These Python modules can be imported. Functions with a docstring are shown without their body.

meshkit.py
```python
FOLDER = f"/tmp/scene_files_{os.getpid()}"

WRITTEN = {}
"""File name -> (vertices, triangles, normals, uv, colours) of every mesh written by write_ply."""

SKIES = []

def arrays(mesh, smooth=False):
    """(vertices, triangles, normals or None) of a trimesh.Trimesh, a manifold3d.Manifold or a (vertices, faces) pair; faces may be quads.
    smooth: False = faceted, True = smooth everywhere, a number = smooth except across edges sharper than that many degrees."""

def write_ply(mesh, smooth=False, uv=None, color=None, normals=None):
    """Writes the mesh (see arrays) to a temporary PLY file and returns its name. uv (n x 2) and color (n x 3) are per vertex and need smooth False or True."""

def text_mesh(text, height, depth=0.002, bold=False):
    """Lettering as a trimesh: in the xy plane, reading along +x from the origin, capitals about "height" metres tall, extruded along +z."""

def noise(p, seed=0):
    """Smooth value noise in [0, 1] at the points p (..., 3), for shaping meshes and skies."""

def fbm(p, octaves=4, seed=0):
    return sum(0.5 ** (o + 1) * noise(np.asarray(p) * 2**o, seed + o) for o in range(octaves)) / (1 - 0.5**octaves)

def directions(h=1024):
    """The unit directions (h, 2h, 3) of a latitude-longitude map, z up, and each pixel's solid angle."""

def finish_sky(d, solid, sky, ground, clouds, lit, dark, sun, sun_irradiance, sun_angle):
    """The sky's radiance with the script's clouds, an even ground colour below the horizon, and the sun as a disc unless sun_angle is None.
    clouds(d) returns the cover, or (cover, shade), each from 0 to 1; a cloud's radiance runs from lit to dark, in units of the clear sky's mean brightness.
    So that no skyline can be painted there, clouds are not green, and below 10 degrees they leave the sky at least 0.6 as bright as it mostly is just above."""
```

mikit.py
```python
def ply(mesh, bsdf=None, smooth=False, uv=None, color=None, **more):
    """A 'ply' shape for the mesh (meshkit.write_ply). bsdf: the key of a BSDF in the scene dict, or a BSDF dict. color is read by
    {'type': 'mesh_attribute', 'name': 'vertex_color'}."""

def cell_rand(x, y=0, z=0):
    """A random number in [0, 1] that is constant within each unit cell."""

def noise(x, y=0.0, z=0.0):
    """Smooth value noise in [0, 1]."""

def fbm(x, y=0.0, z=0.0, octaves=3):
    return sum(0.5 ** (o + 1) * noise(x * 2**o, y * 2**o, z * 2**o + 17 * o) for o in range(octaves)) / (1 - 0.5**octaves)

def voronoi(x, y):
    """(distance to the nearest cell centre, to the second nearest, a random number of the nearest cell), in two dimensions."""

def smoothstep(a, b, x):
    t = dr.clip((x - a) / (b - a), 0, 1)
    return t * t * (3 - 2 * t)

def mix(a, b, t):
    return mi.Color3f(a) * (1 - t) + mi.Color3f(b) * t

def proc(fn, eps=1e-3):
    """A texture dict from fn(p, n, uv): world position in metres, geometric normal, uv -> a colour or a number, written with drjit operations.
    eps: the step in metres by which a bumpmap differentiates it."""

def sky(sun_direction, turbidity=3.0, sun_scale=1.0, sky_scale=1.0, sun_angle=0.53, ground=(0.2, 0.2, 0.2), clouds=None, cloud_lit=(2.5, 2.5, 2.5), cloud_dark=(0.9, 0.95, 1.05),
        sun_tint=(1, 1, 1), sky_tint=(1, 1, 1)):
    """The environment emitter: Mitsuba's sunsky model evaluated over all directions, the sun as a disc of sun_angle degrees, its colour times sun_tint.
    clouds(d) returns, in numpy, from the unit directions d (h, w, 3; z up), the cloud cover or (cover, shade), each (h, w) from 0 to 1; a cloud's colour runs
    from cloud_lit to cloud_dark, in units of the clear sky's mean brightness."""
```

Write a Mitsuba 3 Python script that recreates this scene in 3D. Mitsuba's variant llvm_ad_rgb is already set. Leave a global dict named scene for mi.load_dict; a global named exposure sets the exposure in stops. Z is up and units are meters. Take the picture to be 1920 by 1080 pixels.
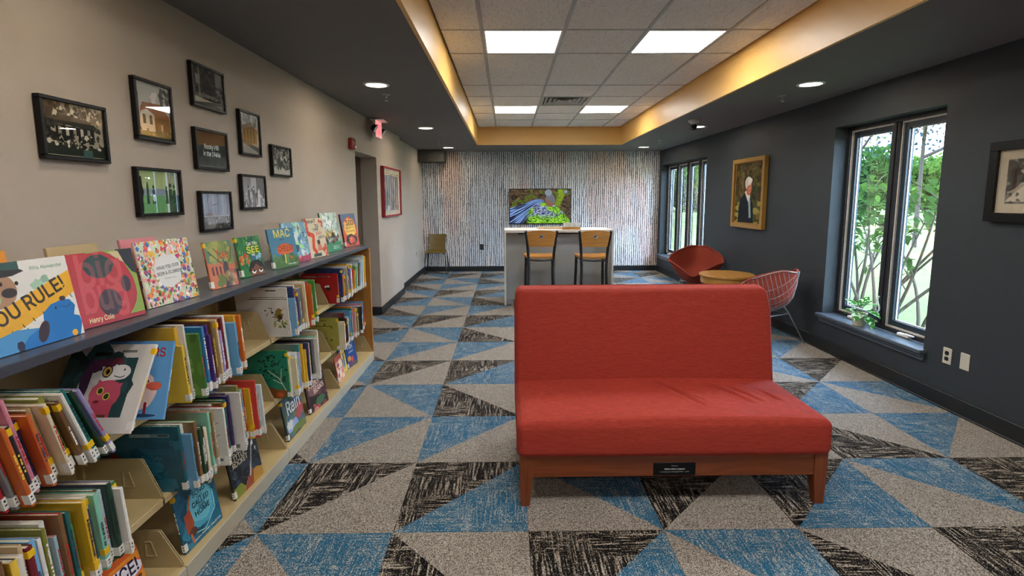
import math, random
import numpy as np
import trimesh
import manifold3d as m3
import mitsuba as mi
import drjit as dr
import mikit, meshkit
from mikit import proc, noise, fbm, smoothstep, mix, cell_rand

T = mi.ScalarTransform4f
PI = math.pi
scene, labels = {}, {}
rng = random.Random(11)

# ------------------------------------------------------------------ camera, sky, exposure
FOC, CYP, PITCH, YAW, ROLL, EYE = 949.756, 490.455, .1235, .0098, .0039, 1.475


def camera_axes():
    c, s = math.cos, math.sin
    # forward, up and right of the camera in the world (x right, y along the room, z up)
    fwd0, up0, right0 = np.array([0, c(PITCH), -s(PITCH)]), np.array([0, s(PITCH), c(PITCH)]), np.array([1., 0, 0])
    right1 = c(ROLL) * right0 - s(ROLL) * up0
    up1 = s(ROLL) * right0 + c(ROLL) * up0
    yaw = np.array([[c(YAW), s(YAW), 0], [-s(YAW), c(YAW), 0], [0, 0, 1]])
    return yaw @ fwd0, yaw @ up1, yaw @ right1


FWD, UPV, RIGHTV = camera_axes()
scene['camera'] = dict(type='perspective', fov=2 * math.degrees(math.atan(960 / FOC)), fov_axis='x', near_clip=.05, far_clip=500.,
                       principal_point_offset_x=0.0, principal_point_offset_y=(540 - CYP) / 1080,
                       to_world=T().look_at(origin=[0, 0, EYE], target=[float(v) for v in (np.array([0, 0, EYE]) + FWD)], up=[float(v) for v in UPV]))


def cloud_cover(d):
    f = meshkit.fbm(d * 3.0, 4, 5)
    return np.clip((f - .25) * 2.2, 0.55, 1), np.clip((f - .5) * 1.2, 0, 1)


SKY = 16.0
scene['sky'] = mikit.sky([.5, -.35, .75], turbidity=3.5, sun_scale=0.0, sky_scale=SKY, ground=(.12, .2, .07), clouds=cloud_cover,
                         cloud_lit=(1.65, 2.3, 3.15), cloud_dark=(1.05, 1.5, 2.1))
exposure = 2.3
PANEL = (4.6, 4.5, 4.25)      # radiance of the ceiling light panels
SPOT = (15.0, 13.0, 10.2)      # radiance of the round downlights


# ------------------------------------------------------------------ small helpers
def lin(c):
    """'#rrggbb' to linear rgb."""
    v = np.array([int(c[i:i + 2], 16) for i in (1, 3, 5)]) / 255.0
    return [float(x) for x in np.where(v <= .04045, v / 12.92, ((v + .055) / 1.055) ** 2.4)]


def rgb(c):
    return {'type': 'rgb', 'value': [float(x) for x in (lin(c) if isinstance(c, str) else c)]}


def mat(name, color, rough=.5, two=True, **kw):
    base = color if isinstance(color, dict) else rgb(color)
    b = dict(type='principled', base_color=base, roughness=rough, **kw)
    scene[name] = {'type': 'twosided', 'bsdf': b} if two else b
    return name


def bumpmat(name, fn_color, fn_height, scale, rough=.8, eps=1e-3, **kw):
    b = dict(type='principled', base_color=fn_color if isinstance(fn_color, dict) else proc(fn_color), roughness=rough, **kw)
    scene[name] = {'type': 'twosided', 'bsdf': {'type': 'bumpmap', 'arbitrary': proc(fn_height, eps), 'scale': scale, 'bsdf': b}}
    return name


_counts = {}


def numbered(key):
    if key not in _counts:
        _counts[key] = 0
        return key
    _counts[key] += 1
    return f'{key}_{_counts[key]:03d}'


def obj(name, mesh, bsdf, parent=None, smooth=False, color=None, uv=None, label=None, **kw):
    key = numbered(f'{parent}__{name}' if parent else name)
    scene[key] = mikit.ply(mesh, bsdf, smooth=smooth, color=color, uv=uv, **kw)
    if label:
        labels[key] = {'label': label}
    return key


def thing(name, label, cat, group=None):
    key = numbered(name)
    labels[key] = {'label': label, 'category': cat}
    if group:
        labels[key]['group'] = group
    return key


def tag(key, label, cat, group=None):
    labels[key] = {'label': label, 'category': cat}
    if group:
        labels[key]['group'] = group
    return key


def struct(key, label):
    labels[key] = {'label': label, 'kind': 'structure'}
    return key


def box(x0, x1, y0, y1, z0, z1):
    b = trimesh.creation.box((abs(x1 - x0), abs(y1 - y0), abs(z1 - z0)))
    b.apply_translation(((x0 + x1) / 2, (y0 + y1) / 2, (z0 + z1) / 2))
    return b


def cbox(x0, x1, y0, y1, z0, z1, c=.004):
    """A box with chamfered edges."""
    lo, hi = np.array([x0, y0, z0], float), np.array([x1, y1, z1], float)
    c = min(c, (hi - lo).min() * .45)
    p = []
    for sx in (0, 1):
        for sy in (0, 1):
            for sz in (0, 1):
                k = np.array([sx, sy, sz])
                corner = np.where(k == 1, hi, lo)
                s = np.where(k == 1, -1, 1)
                for a in range(3):
                    q = corner + s * c
                    q[a] = corner[a]
                    p.append(q)
    return trimesh.convex.convex_hull(np.array(p))


def cat(*m):
    m = [x for x in m if x is not None]
    return trimesh.util.concatenate(m) if len(m) > 1 else m[0]


def tube(pts, r, n=8, caps=True, flat=1.0):
    """A tube along a polyline; r a number or one per point."""
    pts = np.asarray(pts, float)
    r = np.broadcast_to(r, len(pts)).astype(float)
    tan = np.gradient(pts, axis=0)
    tan /= np.linalg.norm(tan, axis=1, keepdims=True)
    ref = np.array([0, 0, 1.0]) if abs(tan[0][2]) < .9 else np.array([1.0, 0, 0])
    u = np.cross(tan[0], ref)
    u /= np.linalg.norm(u)
    rings = []
    a = np.arange(n) * 2 * PI / n
    for p, t, rr in zip(pts, tan, r):
        u = u - t * (u @ t)
        u /= np.linalg.norm(u)
        w = np.cross(t, u)
        rings.append(p + rr * (np.cos(a)[:, None] * u + flat * np.sin(a)[:, None] * w))
    v = np.vstack(rings)
    f = []
    for i in range(len(pts) - 1):
        for j in range(n):
            k = (j + 1) % n
            f += [[i * n + j, i * n + k, i * n + n + k], [i * n + j, i * n + n + k, i * n + n + j]]
    if caps:
        v = np.vstack([v, pts[0], pts[-1]])
        c0, c1, o = len(v) - 2, len(v) - 1, (len(pts) - 1) * n
        for j in range(n):
            k = (j + 1) % n
            f += [[c0, k, j], [c1, o + j, o + k]]
    return trimesh.Trimesh(v, f, process=False)


def lathe(profile, n=32, at=(0, 0, 0)):
    m = trimesh.creation.revolve(np.asarray(profile, float), sections=n)
    m.apply_translation(at)
    return m


def prism(poly, h, M=None):
    """Polygon (n x 2) extruded by h along its third axis, then moved by the 4x4 matrix M."""
    from shapely.geometry import Polygon
    m = trimesh.creation.extrude_polygon(poly if hasattr(poly, 'exterior') else Polygon(poly), h, engine='earcut')
    if M is not None:
        m.apply_transform(M)
    return m


def frame4(origin, u, v, n):
    M = np.eye(4)
    M[:3, 0], M[:3, 1], M[:3, 2], M[:3, 3] = u, v, n, origin
    return M


def spline(pts, n=12):
    from scipy.interpolate import CubicSpline
    pts = np.asarray(pts, float)
    t = np.r_[0, np.cumsum(np.linalg.norm(np.diff(pts, axis=0), axis=1))]
    return CubicSpline(t, pts)(np.linspace(0, t[-1], n))


def moved(m, M):
    m = m.copy()
    m.apply_transform(M)
    return m


def hull_spheres(centres, r, seg=20):
    r = np.broadcast_to(r, len(centres))
    ms = [m3.Manifold.sphere(float(q), seg).translate([float(x) for x in c]) for c, q in zip(centres, r)]
    return m3.Manifold.batch_hull(ms)


def to_tm(man):
    m = man.to_mesh()
    return trimesh.Trimesh(np.array(m.vert_properties[:, :3]), np.array(m.tri_verts), process=False)


X_, Y_, Z_ = np.eye(3)


class Art:
    """Flat print: coloured shapes on a sheet, u to the right and v up in metres. Later shapes cover earlier ones; each line of lettering starts a new hair-thin layer."""

    def __init__(self, w, h, step=.00015):
        self.w, self.h, self.step, self.levels = w, h, step, [[]]

    def poly(self, pts, color):
        from shapely.geometry import Polygon, box as sbox
        p = pts if hasattr(pts, 'geom_type') else Polygon(pts)
        if not p.is_valid:
            p = p.buffer(0)
        p = p.intersection(sbox(0, 0, self.w, self.h))
        if not p.is_empty:
            if isinstance(self.levels[-1], tuple):
                self.levels.append([])
            self.levels[-1].append((p, color))
        return self

    def mesh(self):
        from shapely import union_all, difference, STRtree
        V, F, C, count = [], [], [], 0

        def add(v, f, color, z):
            nonlocal count
            v = np.c_[v[:, :2], np.full(len(v), z)]
            p, q, r = v[f[:, 0]], v[f[:, 1]], v[f[:, 2]]
            flip = np.cross(q - p, r - p)[:, 2] < 0
            F.append(np.where(flip[:, None], f[:, ::-1], f) + count)
            V.append(v)
            C.append(np.tile(lin(color), (len(v), 1)))
            count += len(v)
        for i, lev in enumerate(self.levels):
            z = i * self.step
            if isinstance(lev, tuple):
                add(lev[0], lev[1], lev[2], z)
                continue
            shapes = [p for p, _ in lev]
            index = STRtree(shapes) if len(shapes) > 1 else None
            for j, (p, color) in enumerate(lev):
                if index is not None:
                    over = [shapes[q] for q in index.query(p, predicate='intersects') if q > j]
                    if over:
                        p = difference(p, union_all(over))
                for g in getattr(p, 'geoms', [p]):
                    if g.geom_type != 'Polygon' or g.area < 4e-8:
                        continue
                    v, f = trimesh.creation.triangulate_polygon(g, engine='earcut')
                    if len(f):
                        add(v, np.asarray(f), color, z)
        return np.vstack(V), np.vstack(F), np.vstack(C)

    def rect(self, x0, y0, x1, y1, color):
        return self.poly([(x0, y0), (x1, y0), (x1, y1), (x0, y1)], color)

    def fill(self, color):
        return self.rect(0, 0, self.w, self.h, color)

    def oval(self, x, y, rx, ry, color, rot=0, n=20):
        a = np.arange(n) * 2 * PI / n
        p = np.c_[rx * np.cos(a), ry * np.sin(a)]
        c, s = math.cos(rot), math.sin(rot)
        return self.poly(p @ np.array([[c, s], [-s, c]]) + [x, y], color)

    def blob(self, x, y, rx, ry, color, r=None, amp=.35, n=14):
        r = r or rng
        k = [1 + amp * (r.random() * 2 - 1) for _ in range(n)]
        a = np.arange(n) * 2 * PI / n
        return self.poly(np.c_[x + rx * np.cos(a) * k, y + ry * np.sin(a) * k], color)

    def line(self, pts, w, color):
        from shapely.geometry import LineString
        return self.poly(LineString(pts).buffer(w / 2, quad_segs=2), color)

    def scatter(self, n, x0, y0, x1, y1, r0, r1, colors, seed=0, amp=.4, asp=1.0, nn=8):
        r = random.Random(seed)
        for _ in range(n):
            q = r.uniform(r0, r1)
            self.blob(r.uniform(x0, x1), r.uniform(y0, y1), q * asp, q, r.choice(colors), r, amp, nn)
        return self

    def text(self, s, x, y, h, color, rot=0, width=None, bold=True, centre=False):
        m = meshkit.text_mesh(s, h, .0001, bold)
        v = np.array(m.vertices)[:, :2]
        keep = np.array(m.face_normals)[:, 2] > .5
        f = np.array(m.faces)[keep]
        if width:
            v[:, 0] *= width / v[:, 0].max()
        if centre:
            v[:, 0] -= v[:, 0].max() / 2
        c, q = math.cos(rot), math.sin(rot)
        self.levels.append((v @ np.array([[c, q], [-q, c]]) + [x, y], f, color))
        return self

    def put(self, name, M, parent, bsdf='print', gap=.0004):
        v, f, c = self.mesh()
        v = v + [0, 0, gap]
        v = v @ M[:3, :3].T + M[:3, 3]
        return obj(name, (v, f), bsdf, parent, color=c)


# ------------------------------------------------------------------ materials
VC = {'type': 'mesh_attribute', 'name': 'vertex_color'}
mat('print', VC, .38, specular=.5)
mat('cover', dict(VC), .32, specular=.5, clearcoat=.35, clearcoat_gloss=.85)
mat('print_matte', dict(VC), .8, specular=.2)
mat('paper', '#d9d2c1', .9)
mat('label_white', '#dcdad4', .5)
mat('black_metal', '#17181a', .4, specular=.5)
mat('black_frame', '#08080a', .4, specular=.3)
mat('dark_trim', '#202326', .55)
mat('steel', '#b9bcc0', .25, metallic=1.0)
mat('satin_steel', '#9a9c9e', .35, metallic=.9)
mat('white_plastic', '#d9d8d2', .4)
mat('ivory_plastic', '#cfcabb', .4)
mat('white_laminate', '#d8d6d0', .35)
mat('window_dark', '#24262a', .4)
mat('window_sash', '#26343f', .35)
mat('window_light', '#d6cfc6', .5)
mat('spacer', '#cfd4d8', .3)
mat('red_plastic', '#8f1a14', .35, clearcoat=.3)
mat('red_frame', '#8a1622', .35, clearcoat=.3)
mat('gold_frame', '#9a7434', .4, specular=.5)
mat('mat_board', '#cdbfa6', .85)
mat('bracket_paint', '#a8966f', .45)
mat('shelf_paint', '#c0aa7c', .42)
mat('shelf_edge', '#b5ae9c', .42)
mat('counter_navy', '#3d434d', .3, specular=.5)
mat('baseboard_black', '#1d2022', .45)
mat('orange_wall', '#dfae62', .42, specular=.5)
mat('grid_metal', '#a9a8a4', .45)
mat('terra', '#cfc7b2', .5)
mat('soil', '#2a2019', .95)
mat('tan_tray', '#c7b393', .6)
scene['glass_pane'] = {'type': 'thindielectric', 'int_ior': 1.5, 'ext_ior': 1.0}
scene['picture_glass'] = {'type': 'thindielectric', 'int_ior': 1.4, 'ext_ior': 1.0}


def wall_fn(c, c2, scale=6):
    a, b = lin(c), lin(c2)
    return proc(lambda p, n, uv: mix(a, b, fbm(p.x * scale, p.y * scale, p.z * scale)))


def orange_peel(p, n, uv):
    return fbm(p.x * 260, p.y * 260, p.z * 260, 2)


bumpmat('wall_taupe', wall_fn('#b0a396', '#ab9e91'), orange_peel, .0006, .75)
bumpmat('wall_slate', wall_fn('#31383e', '#2e353a'), orange_peel, .0006, .6)
bumpmat('soffit_dark', wall_fn('#6d6b69', '#696765'), orange_peel, .0006, .75)
bumpmat('corridor_brown', wall_fn('#8a7b6c', '#857667'), orange_peel, .0006, .75)


def ceiling_tile_fn(p, n, uv):
    s = fbm(p.x * 90, p.y * 26, 3, 3)
    pit = smoothstep(.66, .72, noise(p.x * 210, p.y * 120, 5)) * smoothstep(.45, .6, s)
    return mix(mix(lin('#dddbd8'), lin('#d6d4d0'), s), lin('#c0bcb7'), pit)


def ceiling_tile_h(p, n, uv):
    return fbm(p.x * 150, p.y * 70, 1, 3)


bumpmat('ceiling_tile_mineral', ceiling_tile_fn, ceiling_tile_h, .0018, .9)

YARN = [lin(c) for c in ('#b3a595', '#4b87a8', '#221d1c')]


def carpet_fn(p, n, uv):
    kind = dr.floor(uv.x)
    # loops: small flecks, with broken streaks in the dark and blue yarns
    fl = noise(p.x * 330, p.y * 300, 1)
    fl2 = noise(p.x * 600, p.y * 560, 4)
    big = fbm(p.x * 30, p.y * 26, 2, 2)
    reg = noise(p.x * 6.5, p.y * 6.5, 9)
    streak_a = noise(p.x * 185, p.y * 15, 3) * smoothstep(.15, .55, reg)
    streak_b = noise(p.x * 16, p.y * 170, 7) * smoothstep(.70, .45, reg)
    st = dr.maximum(streak_a, streak_b)
    g = .6 * fl + .4 * fl2
    taupe = mix(lin('#4b4540'), lin('#b3aaa0'), smoothstep(.20, .80, g))
    black = mix(lin('#100f10'), lin('#b3a79b'), dr.clip(smoothstep(.50, .80, st * .48 + g * .52) + smoothstep(.58, .84, g) * .25, 0, 1))
    blue = mix(lin('#1b5576'), lin('#b9b7ac'), dr.clip(smoothstep(.46, .76, g * .66 + big * .14 + st * .20) * .85, 0, 1))
    c = dr.select(kind < .5, taupe, dr.select(kind < 1.5, blue, black))
    return c


def carpet_h(p, n, uv):
    return .6 * noise(p.x * 330, p.y * 300, 1) + .4 * noise(p.x * 600, p.y * 560, 4)


bumpmat('carpet', carpet_fn, carpet_h, .002, .95, specular=.1)


def wallpaper_fn(p, n, uv):
    pitch = .0415
    x = p.x / pitch + 10
    wob = (noise(dr.floor(x) * 7.3, p.z * 5, 2) - .5) * .34 + (noise(dr.floor(x) * 3.1, p.z * 24, 5) - .5) * .16
    c = dr.floor(x)
    fx = x - c + wob - .5
    width = .08 + .10 * noise(c * 5.7, p.z * 30, 8) + .08 * noise(c * 8.7, p.z * 75, 18) + .08 * smoothstep(.5, .75, noise(c * 2.3, p.z * 5, 3))
    line = 1 - smoothstep(width - .04, width + .04, dr.abs(fx))
    gap = smoothstep(.10, .20, noise(c * 9.1, p.z * 38, 12))
    tint = fbm(p.x * 2.7, p.z * .7, 4, 2)
    tint2 = fbm(p.x * 3.1 + 9, p.z * .7, 7, 2)
    bg = mix(lin('#eceae8'), lin('#e9cbbc'), smoothstep(.42, .66, tint) * .75)
    bg = mix(bg, lin('#c3d0dc'), smoothstep(.50, .66, tint2) * .6)
    ink = mix(lin('#353c4b'), lin('#5c5d64'), cell_rand(c, 3, 0))
    ink = mix(ink, lin('#7d4a45'), smoothstep(.60, .72, tint) * smoothstep(.55, .75, noise(c * 4.1, p.z * 8, 21)) * .7)
    return mix(bg, ink, line * (.45 + .55 * gap) * .93)


mat('wallpaper', proc(wallpaper_fn), .75)


def wood_fn(dark, light, ax, freq=1.0):
    d, l = lin(dark), lin(light)

    def fn(p, n, uv):
        q = [p.x, p.y, p.z]
        a = q[ax]
        b, c = [q[k] for k in range(3) if k != ax]
        w = fbm(a * 1.3 * freq + 5, b * 9 * freq, c * 9 * freq, 3)
        g = fbm(a * 5 * freq, b * 120 * freq, c * 120 * freq, 2)
        ring = .5 + .5 * dr.sin(w * 34)
        return mix(d, l, dr.clip(.25 + .45 * ring * .6 + .5 * g, 0, 1))
    return fn


mat('oak_panel', proc(wood_fn('#7d4f22', '#b07a3c', 2)), .45, specular=.5)
mat('cherry', proc(wood_fn('#5a2814', '#85431f', 0)), .35, specular=.5, clearcoat=.3)
mat('cherry_leg', proc(wood_fn('#5a2814', '#85431f', 2)), .35, specular=.5, clearcoat=.3)
mat('maple', proc(wood_fn('#9a6224', '#bd8440', 0)), .35, specular=.5, clearcoat=.3)
mat('honey', proc(wood_fn('#9c6a2c', '#bb8743', 1)), .35, specular=.5, clearcoat=.3)
mat('olive_wood', proc(wood_fn('#5c4a1e', '#7c6630', 0)), .35, specular=.5, clearcoat=.3)


def red_fabric_fn(p, n, uv):
    h = noise(p.x * 38, p.y * 300, p.z * 330)
    v = noise(p.x * 420, p.y * 420, p.z * 420)
    return mix(lin('#842821'), lin('#b84639'), dr.clip(.55 * h + .45 * v, 0, 1))


def weave(p, n, uv):
    return noise(p.x * 420, p.y * 420, p.z * 420) + .6 * noise(p.x * 60, p.y * 300, p.z * 330)


bumpmat('red_fabric', red_fabric_fn, weave, .0012, .85, sheen=.5, specular=.2)
mat('rust_fabric', proc(lambda p, n, uv: mix(lin('#7c2f22'), lin('#974334'), noise(p.x * 300, p.y * 300, p.z * 300))), .85, sheen=.4, specular=.2)

# ------------------------------------------------------------------ the room
XL, XLF, XR, YF, YB, ZS, ZT = -1.62, -1.70, 3.07, 10.30, -3.2, 2.41, 2.72   # left wall, its far stretch, right wall, far and rear walls, soffit, tray
D0, D1, DZ = 5.53, 6.42, 1.99                                                # doorway in the left wall
W1 = (3.60, 4.81)
W2 = (7.86, 10.14)
WZ0, WZ1 = .36, 2.12
TX0, TX1, TY1 = -.50, 2.00, 9.04                                             # ceiling tray

# floor: slab with its carpet tiles, each of two yarns cut along a diagonal
fk = struct(obj('floor', box(-3.4, XR, YB, YF, -.12, -.012), 'baseboard_black'), 'carpet floor of blue, black and taupe triangles in square tiles')
FT, FX, FY = .6055, .0900, 2.0964
TAUPE, BLUE, BLACK = 0, 1, 2
PATTERN = {  # (column mod 3, row mod 3): diagonal, colour of the lower triangle, colour of the upper one
    (0, 0): ('\\', TAUPE, BLUE), (1, 0): ('/', TAUPE, BLACK), (2, 0): ('/', BLUE, BLACK),
    (0, 1): ('\\', BLACK, TAUPE), (1, 1): ('/', TAUPE, BLUE), (2, 1): ('/', TAUPE, BLUE),
    (0, 2): ('/', BLUE, BLACK), (1, 2): ('\\', TAUPE, BLUE), (2, 2): ('\\', BLACK, TAUPE)}
for cx in range(-6, 6):
    for cy in range(-9, 15):
        x0, x1 = FX + cx * FT, FX + (cx + 1) * FT
        y0, y1 = FY + cy * FT, FY + (cy + 1) * FT
        lo_x, hi_x = (-3.0 if 5.0 < (y0 + y1) / 2 < 7.0 else XLF + .001), XR - .001
        if x1 < lo_x + .02 or x0 > hi_x - .02 or y0 > YF - .02 or y1 < YB + .02:
            continue
        from shapely.geometry import Polygon, box as sbox
        room = sbox(max(x0, lo_x) + .0006, max(y0, YB) + .0006, min(x1, hi_x) - .0006, min(y1, YF) - .0006)
        dg, low, up = PATTERN[(cx % 3, cy % 3)]
        if dg == '/':
            tri = [([(x0, y0), (x1, y0), (x1, y1)], low), ([(x0, y0), (x1, y1), (x0, y1)], up)]
        else:
            tri = [([(x0, y0), (x1, y0), (x0, y1)], low), ([(x1, y0), (x1, y1), (x0, y1)], up)]
        ms, uvs = [], []
        for pts, kind in tri:
            g = Polygon(pts).intersection(room)
            if g.is_empty or g.area < 1e-5 or g.geom_type != 'Polygon':
                continue
            m = prism(g, .012, trimesh.transformations.translation_matrix((0, 0, -.012)))
            ms.append(m)
            uvs.append(np.tile([kind + .5, .5], (len(m.vertices), 1)))
        if ms:
            obj('carpet_tile', cat(*ms), 'carpet', fk, uv=np.vstack(uvs))

# walls
struct(obj('wall_left', cat(box(XL - .2, XL, YB, D0, 0, ZT + .2), box(XL - .2, XL, D0, D1, DZ, ZT + .2), box(XL - .2, XL, D1, 7.86, 0, ZT + .2),
                            box(XLF - .12, XLF, 7.86, YF, 0, ZT + .2)), 'wall_taupe'), 'long taupe painted wall with the picture gallery and the doorway')
struct(obj('wall_passage', cat(box(-3.4, -3.3, 4.4, 7.6, 0, 2.5), box(-3.3, XL - .2, 4.4, 4.5, 0, 2.5), box(-3.3, XL - .2, 6.43, 6.53, 0, 2.5), box(-3.3, XL - .2, 4.5, 6.43, 2.4, 2.5)),
           'corridor_brown'), 'brown wall of the dim passage behind the doorway')
struct(obj('wall_far', box(-1.9, XR + .3, YF, YF + .15, 0, ZT + .2), 'wallpaper'), 'far wall papered with wavering dark dashed vertical lines on white')
struct(obj('wall_rear', box(-1.9, XR + .3, YB - .15, YB, 0, ZT + .2), 'wall_taupe'), 'taupe wall behind the camera')
XO = XR + .24
struct(obj('wall_right', cat(box(XR, XO, YB, W1[0], 0, ZT + .2), box(XR, XO, W1[1], W2[0], 0, ZT + .2), box(XR, XO, W2[1], YF, 0, ZT + .2),
                             *[box(XR, XO, a, b, 0, WZ0 - .03) for a, b in (W1, W2)], *[box(XR, XO, a, b, WZ1, ZT + .2) for a, b in (W1, W2)]), 'wall_slate'),
       'dark slate painted wall with two tall windows')
# ceiling: dark soffit around a tray of mineral tiles with an orange fascia
ck = struct(obj('ceiling', cat(box(-1.9, TX0, YB, YF, ZS, ZS + .14), box(TX1, XR, YB, YF, ZS, ZS + .14), box(TX0, TX1, TY1, YF, ZS, ZS + .14)), 'soffit_dark'),
            'charcoal soffit around a raised ceiling of pale mineral tiles')
labels_f = 'orange painted fascia around the raised tiles'
for m in (box(TX0 - .02, TX0 + .004, YB, TY1, ZS - .003, ZT + .02), box(TX1 - .004, TX1 + .02, YB, TY1, ZS - .003, ZT + .02), box(TX0, TX1, TY1 - .004, TY1 + .02, ZS - .003, ZT + .02)):
    obj('fascia', m, 'orange_wall', ck, label=labels_f)
CT, CX, CY = .617, -.18, 4.55
cols = [(TX0 + .006, CX), (CX, CX + CT), (CX + CT, CX + 2 * CT), (CX + 2 * CT, CX + 3 * CT), (CX + 3 * CT, TX1 - .006)]
rows = [(-13, -11), (-11, -10), (-10, -8), (-8, -6), (-6, -5), (-5, -3), (-3, -1), (-1, 0), (0, 2), (2, 3), (3, 4), (4, 5), (5, 6), (6, 7.27)]
lights_at, bars = [], []
for (a, b) in rows:
    y0, y1 = max(CY + a * CT, YB), min(CY + b * CT, TY1 - .006)
    for i, (x0, x1) in enumerate(cols):
        if i in (1, 3) and (a, b) in ((-11, -10), (-6, -5), (-1, 0), (4, 5)):
            lights_at.append((x0, x1, y0, y1))
            continue
        if i == 2 and (a, b) == (3, 4):
            vent_at = (x0, x1, y0, y1)
            continue
        obj('ceiling_tile', cbox(x0 + .011, x1 - .011, y0 + .011, y1 - .011, ZT - .004 + rng.uniform(-.0015, .0015), ZT + .016, .004), 'ceiling_tile_mineral', ck)
for x in [c[0] for c in cols[1:]]:
    obj('grid_bar', box(x - .012, x + .012, YB, TY1 - .005, ZT - .008, ZT + .02), 'grid_metal', ck)
for (a, b) in rows[1:]:
    y = CY + a * CT
    for x0, x1 in cols:
        obj('cross_bar', box(x0 + .012, x1 - .012, y - .011, y + .011, ZT - .006, ZT + .018), 'grid_metal', ck)
obj('backing', box(TX0, TX1, YB, TY1, ZT + .02, ZT + .1), 'soffit_dark', ck)

mat('duct_paint', '#45433f', .7)
# baseboards
struct(obj('baseboard_left', cat(cbox(XL, XL + .014, YB, D0 - .002, 0, .10), cbox(XL, XL + .014, D1 - .014, 7.86, 0, .10), cbox(XL - .2, XL + .014, D1 - .014, D1, 0, .10),
                                 cbox(XLF, XLF + .014, 7.86, YF, 0, .10), cbox(XLF, XL + .014, 7.86, 7.874, 0, .10)), 'baseboard_black'), 'black vinyl baseboard along the taupe wall')
struct(obj('baseboard_right', cat(cbox(XR - .014, XR, YB, YF - .014, 0, .115), cbox(XR - .022, XR, YB, YF - .014, 0, .014)), 'baseboard_black'), 'black baseboard along the slate wall')
struct(obj('baseboard_far', cbox(XLF + .014, XR - .014, YF - .014, YF, 0, .105), 'baseboard_black'), 'black baseboard below the striped wallpaper')
# boxed-in duct in the far left corner
struct(obj('trim_1', cbox(XLF, -1.20, 9.86, YF, 2.185, ZS, .004), 'duct_paint'), 'boxed-in charcoal duct in the far left ceiling corner')


# ------------------------------------------------------------------ windows
def rim(y0, y1, z0, z1, w, x0, x1):
    return cat(box(x0, x1, y0, y1, z0, z0 + w), box(x0, x1, y0, y1, z1 - w, z1), box(x0, x1, y0, y0 + w, z0 + w, z1 - w), box(x0, x1, y1 - w, y1, z0 + w, z1 - w))


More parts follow.
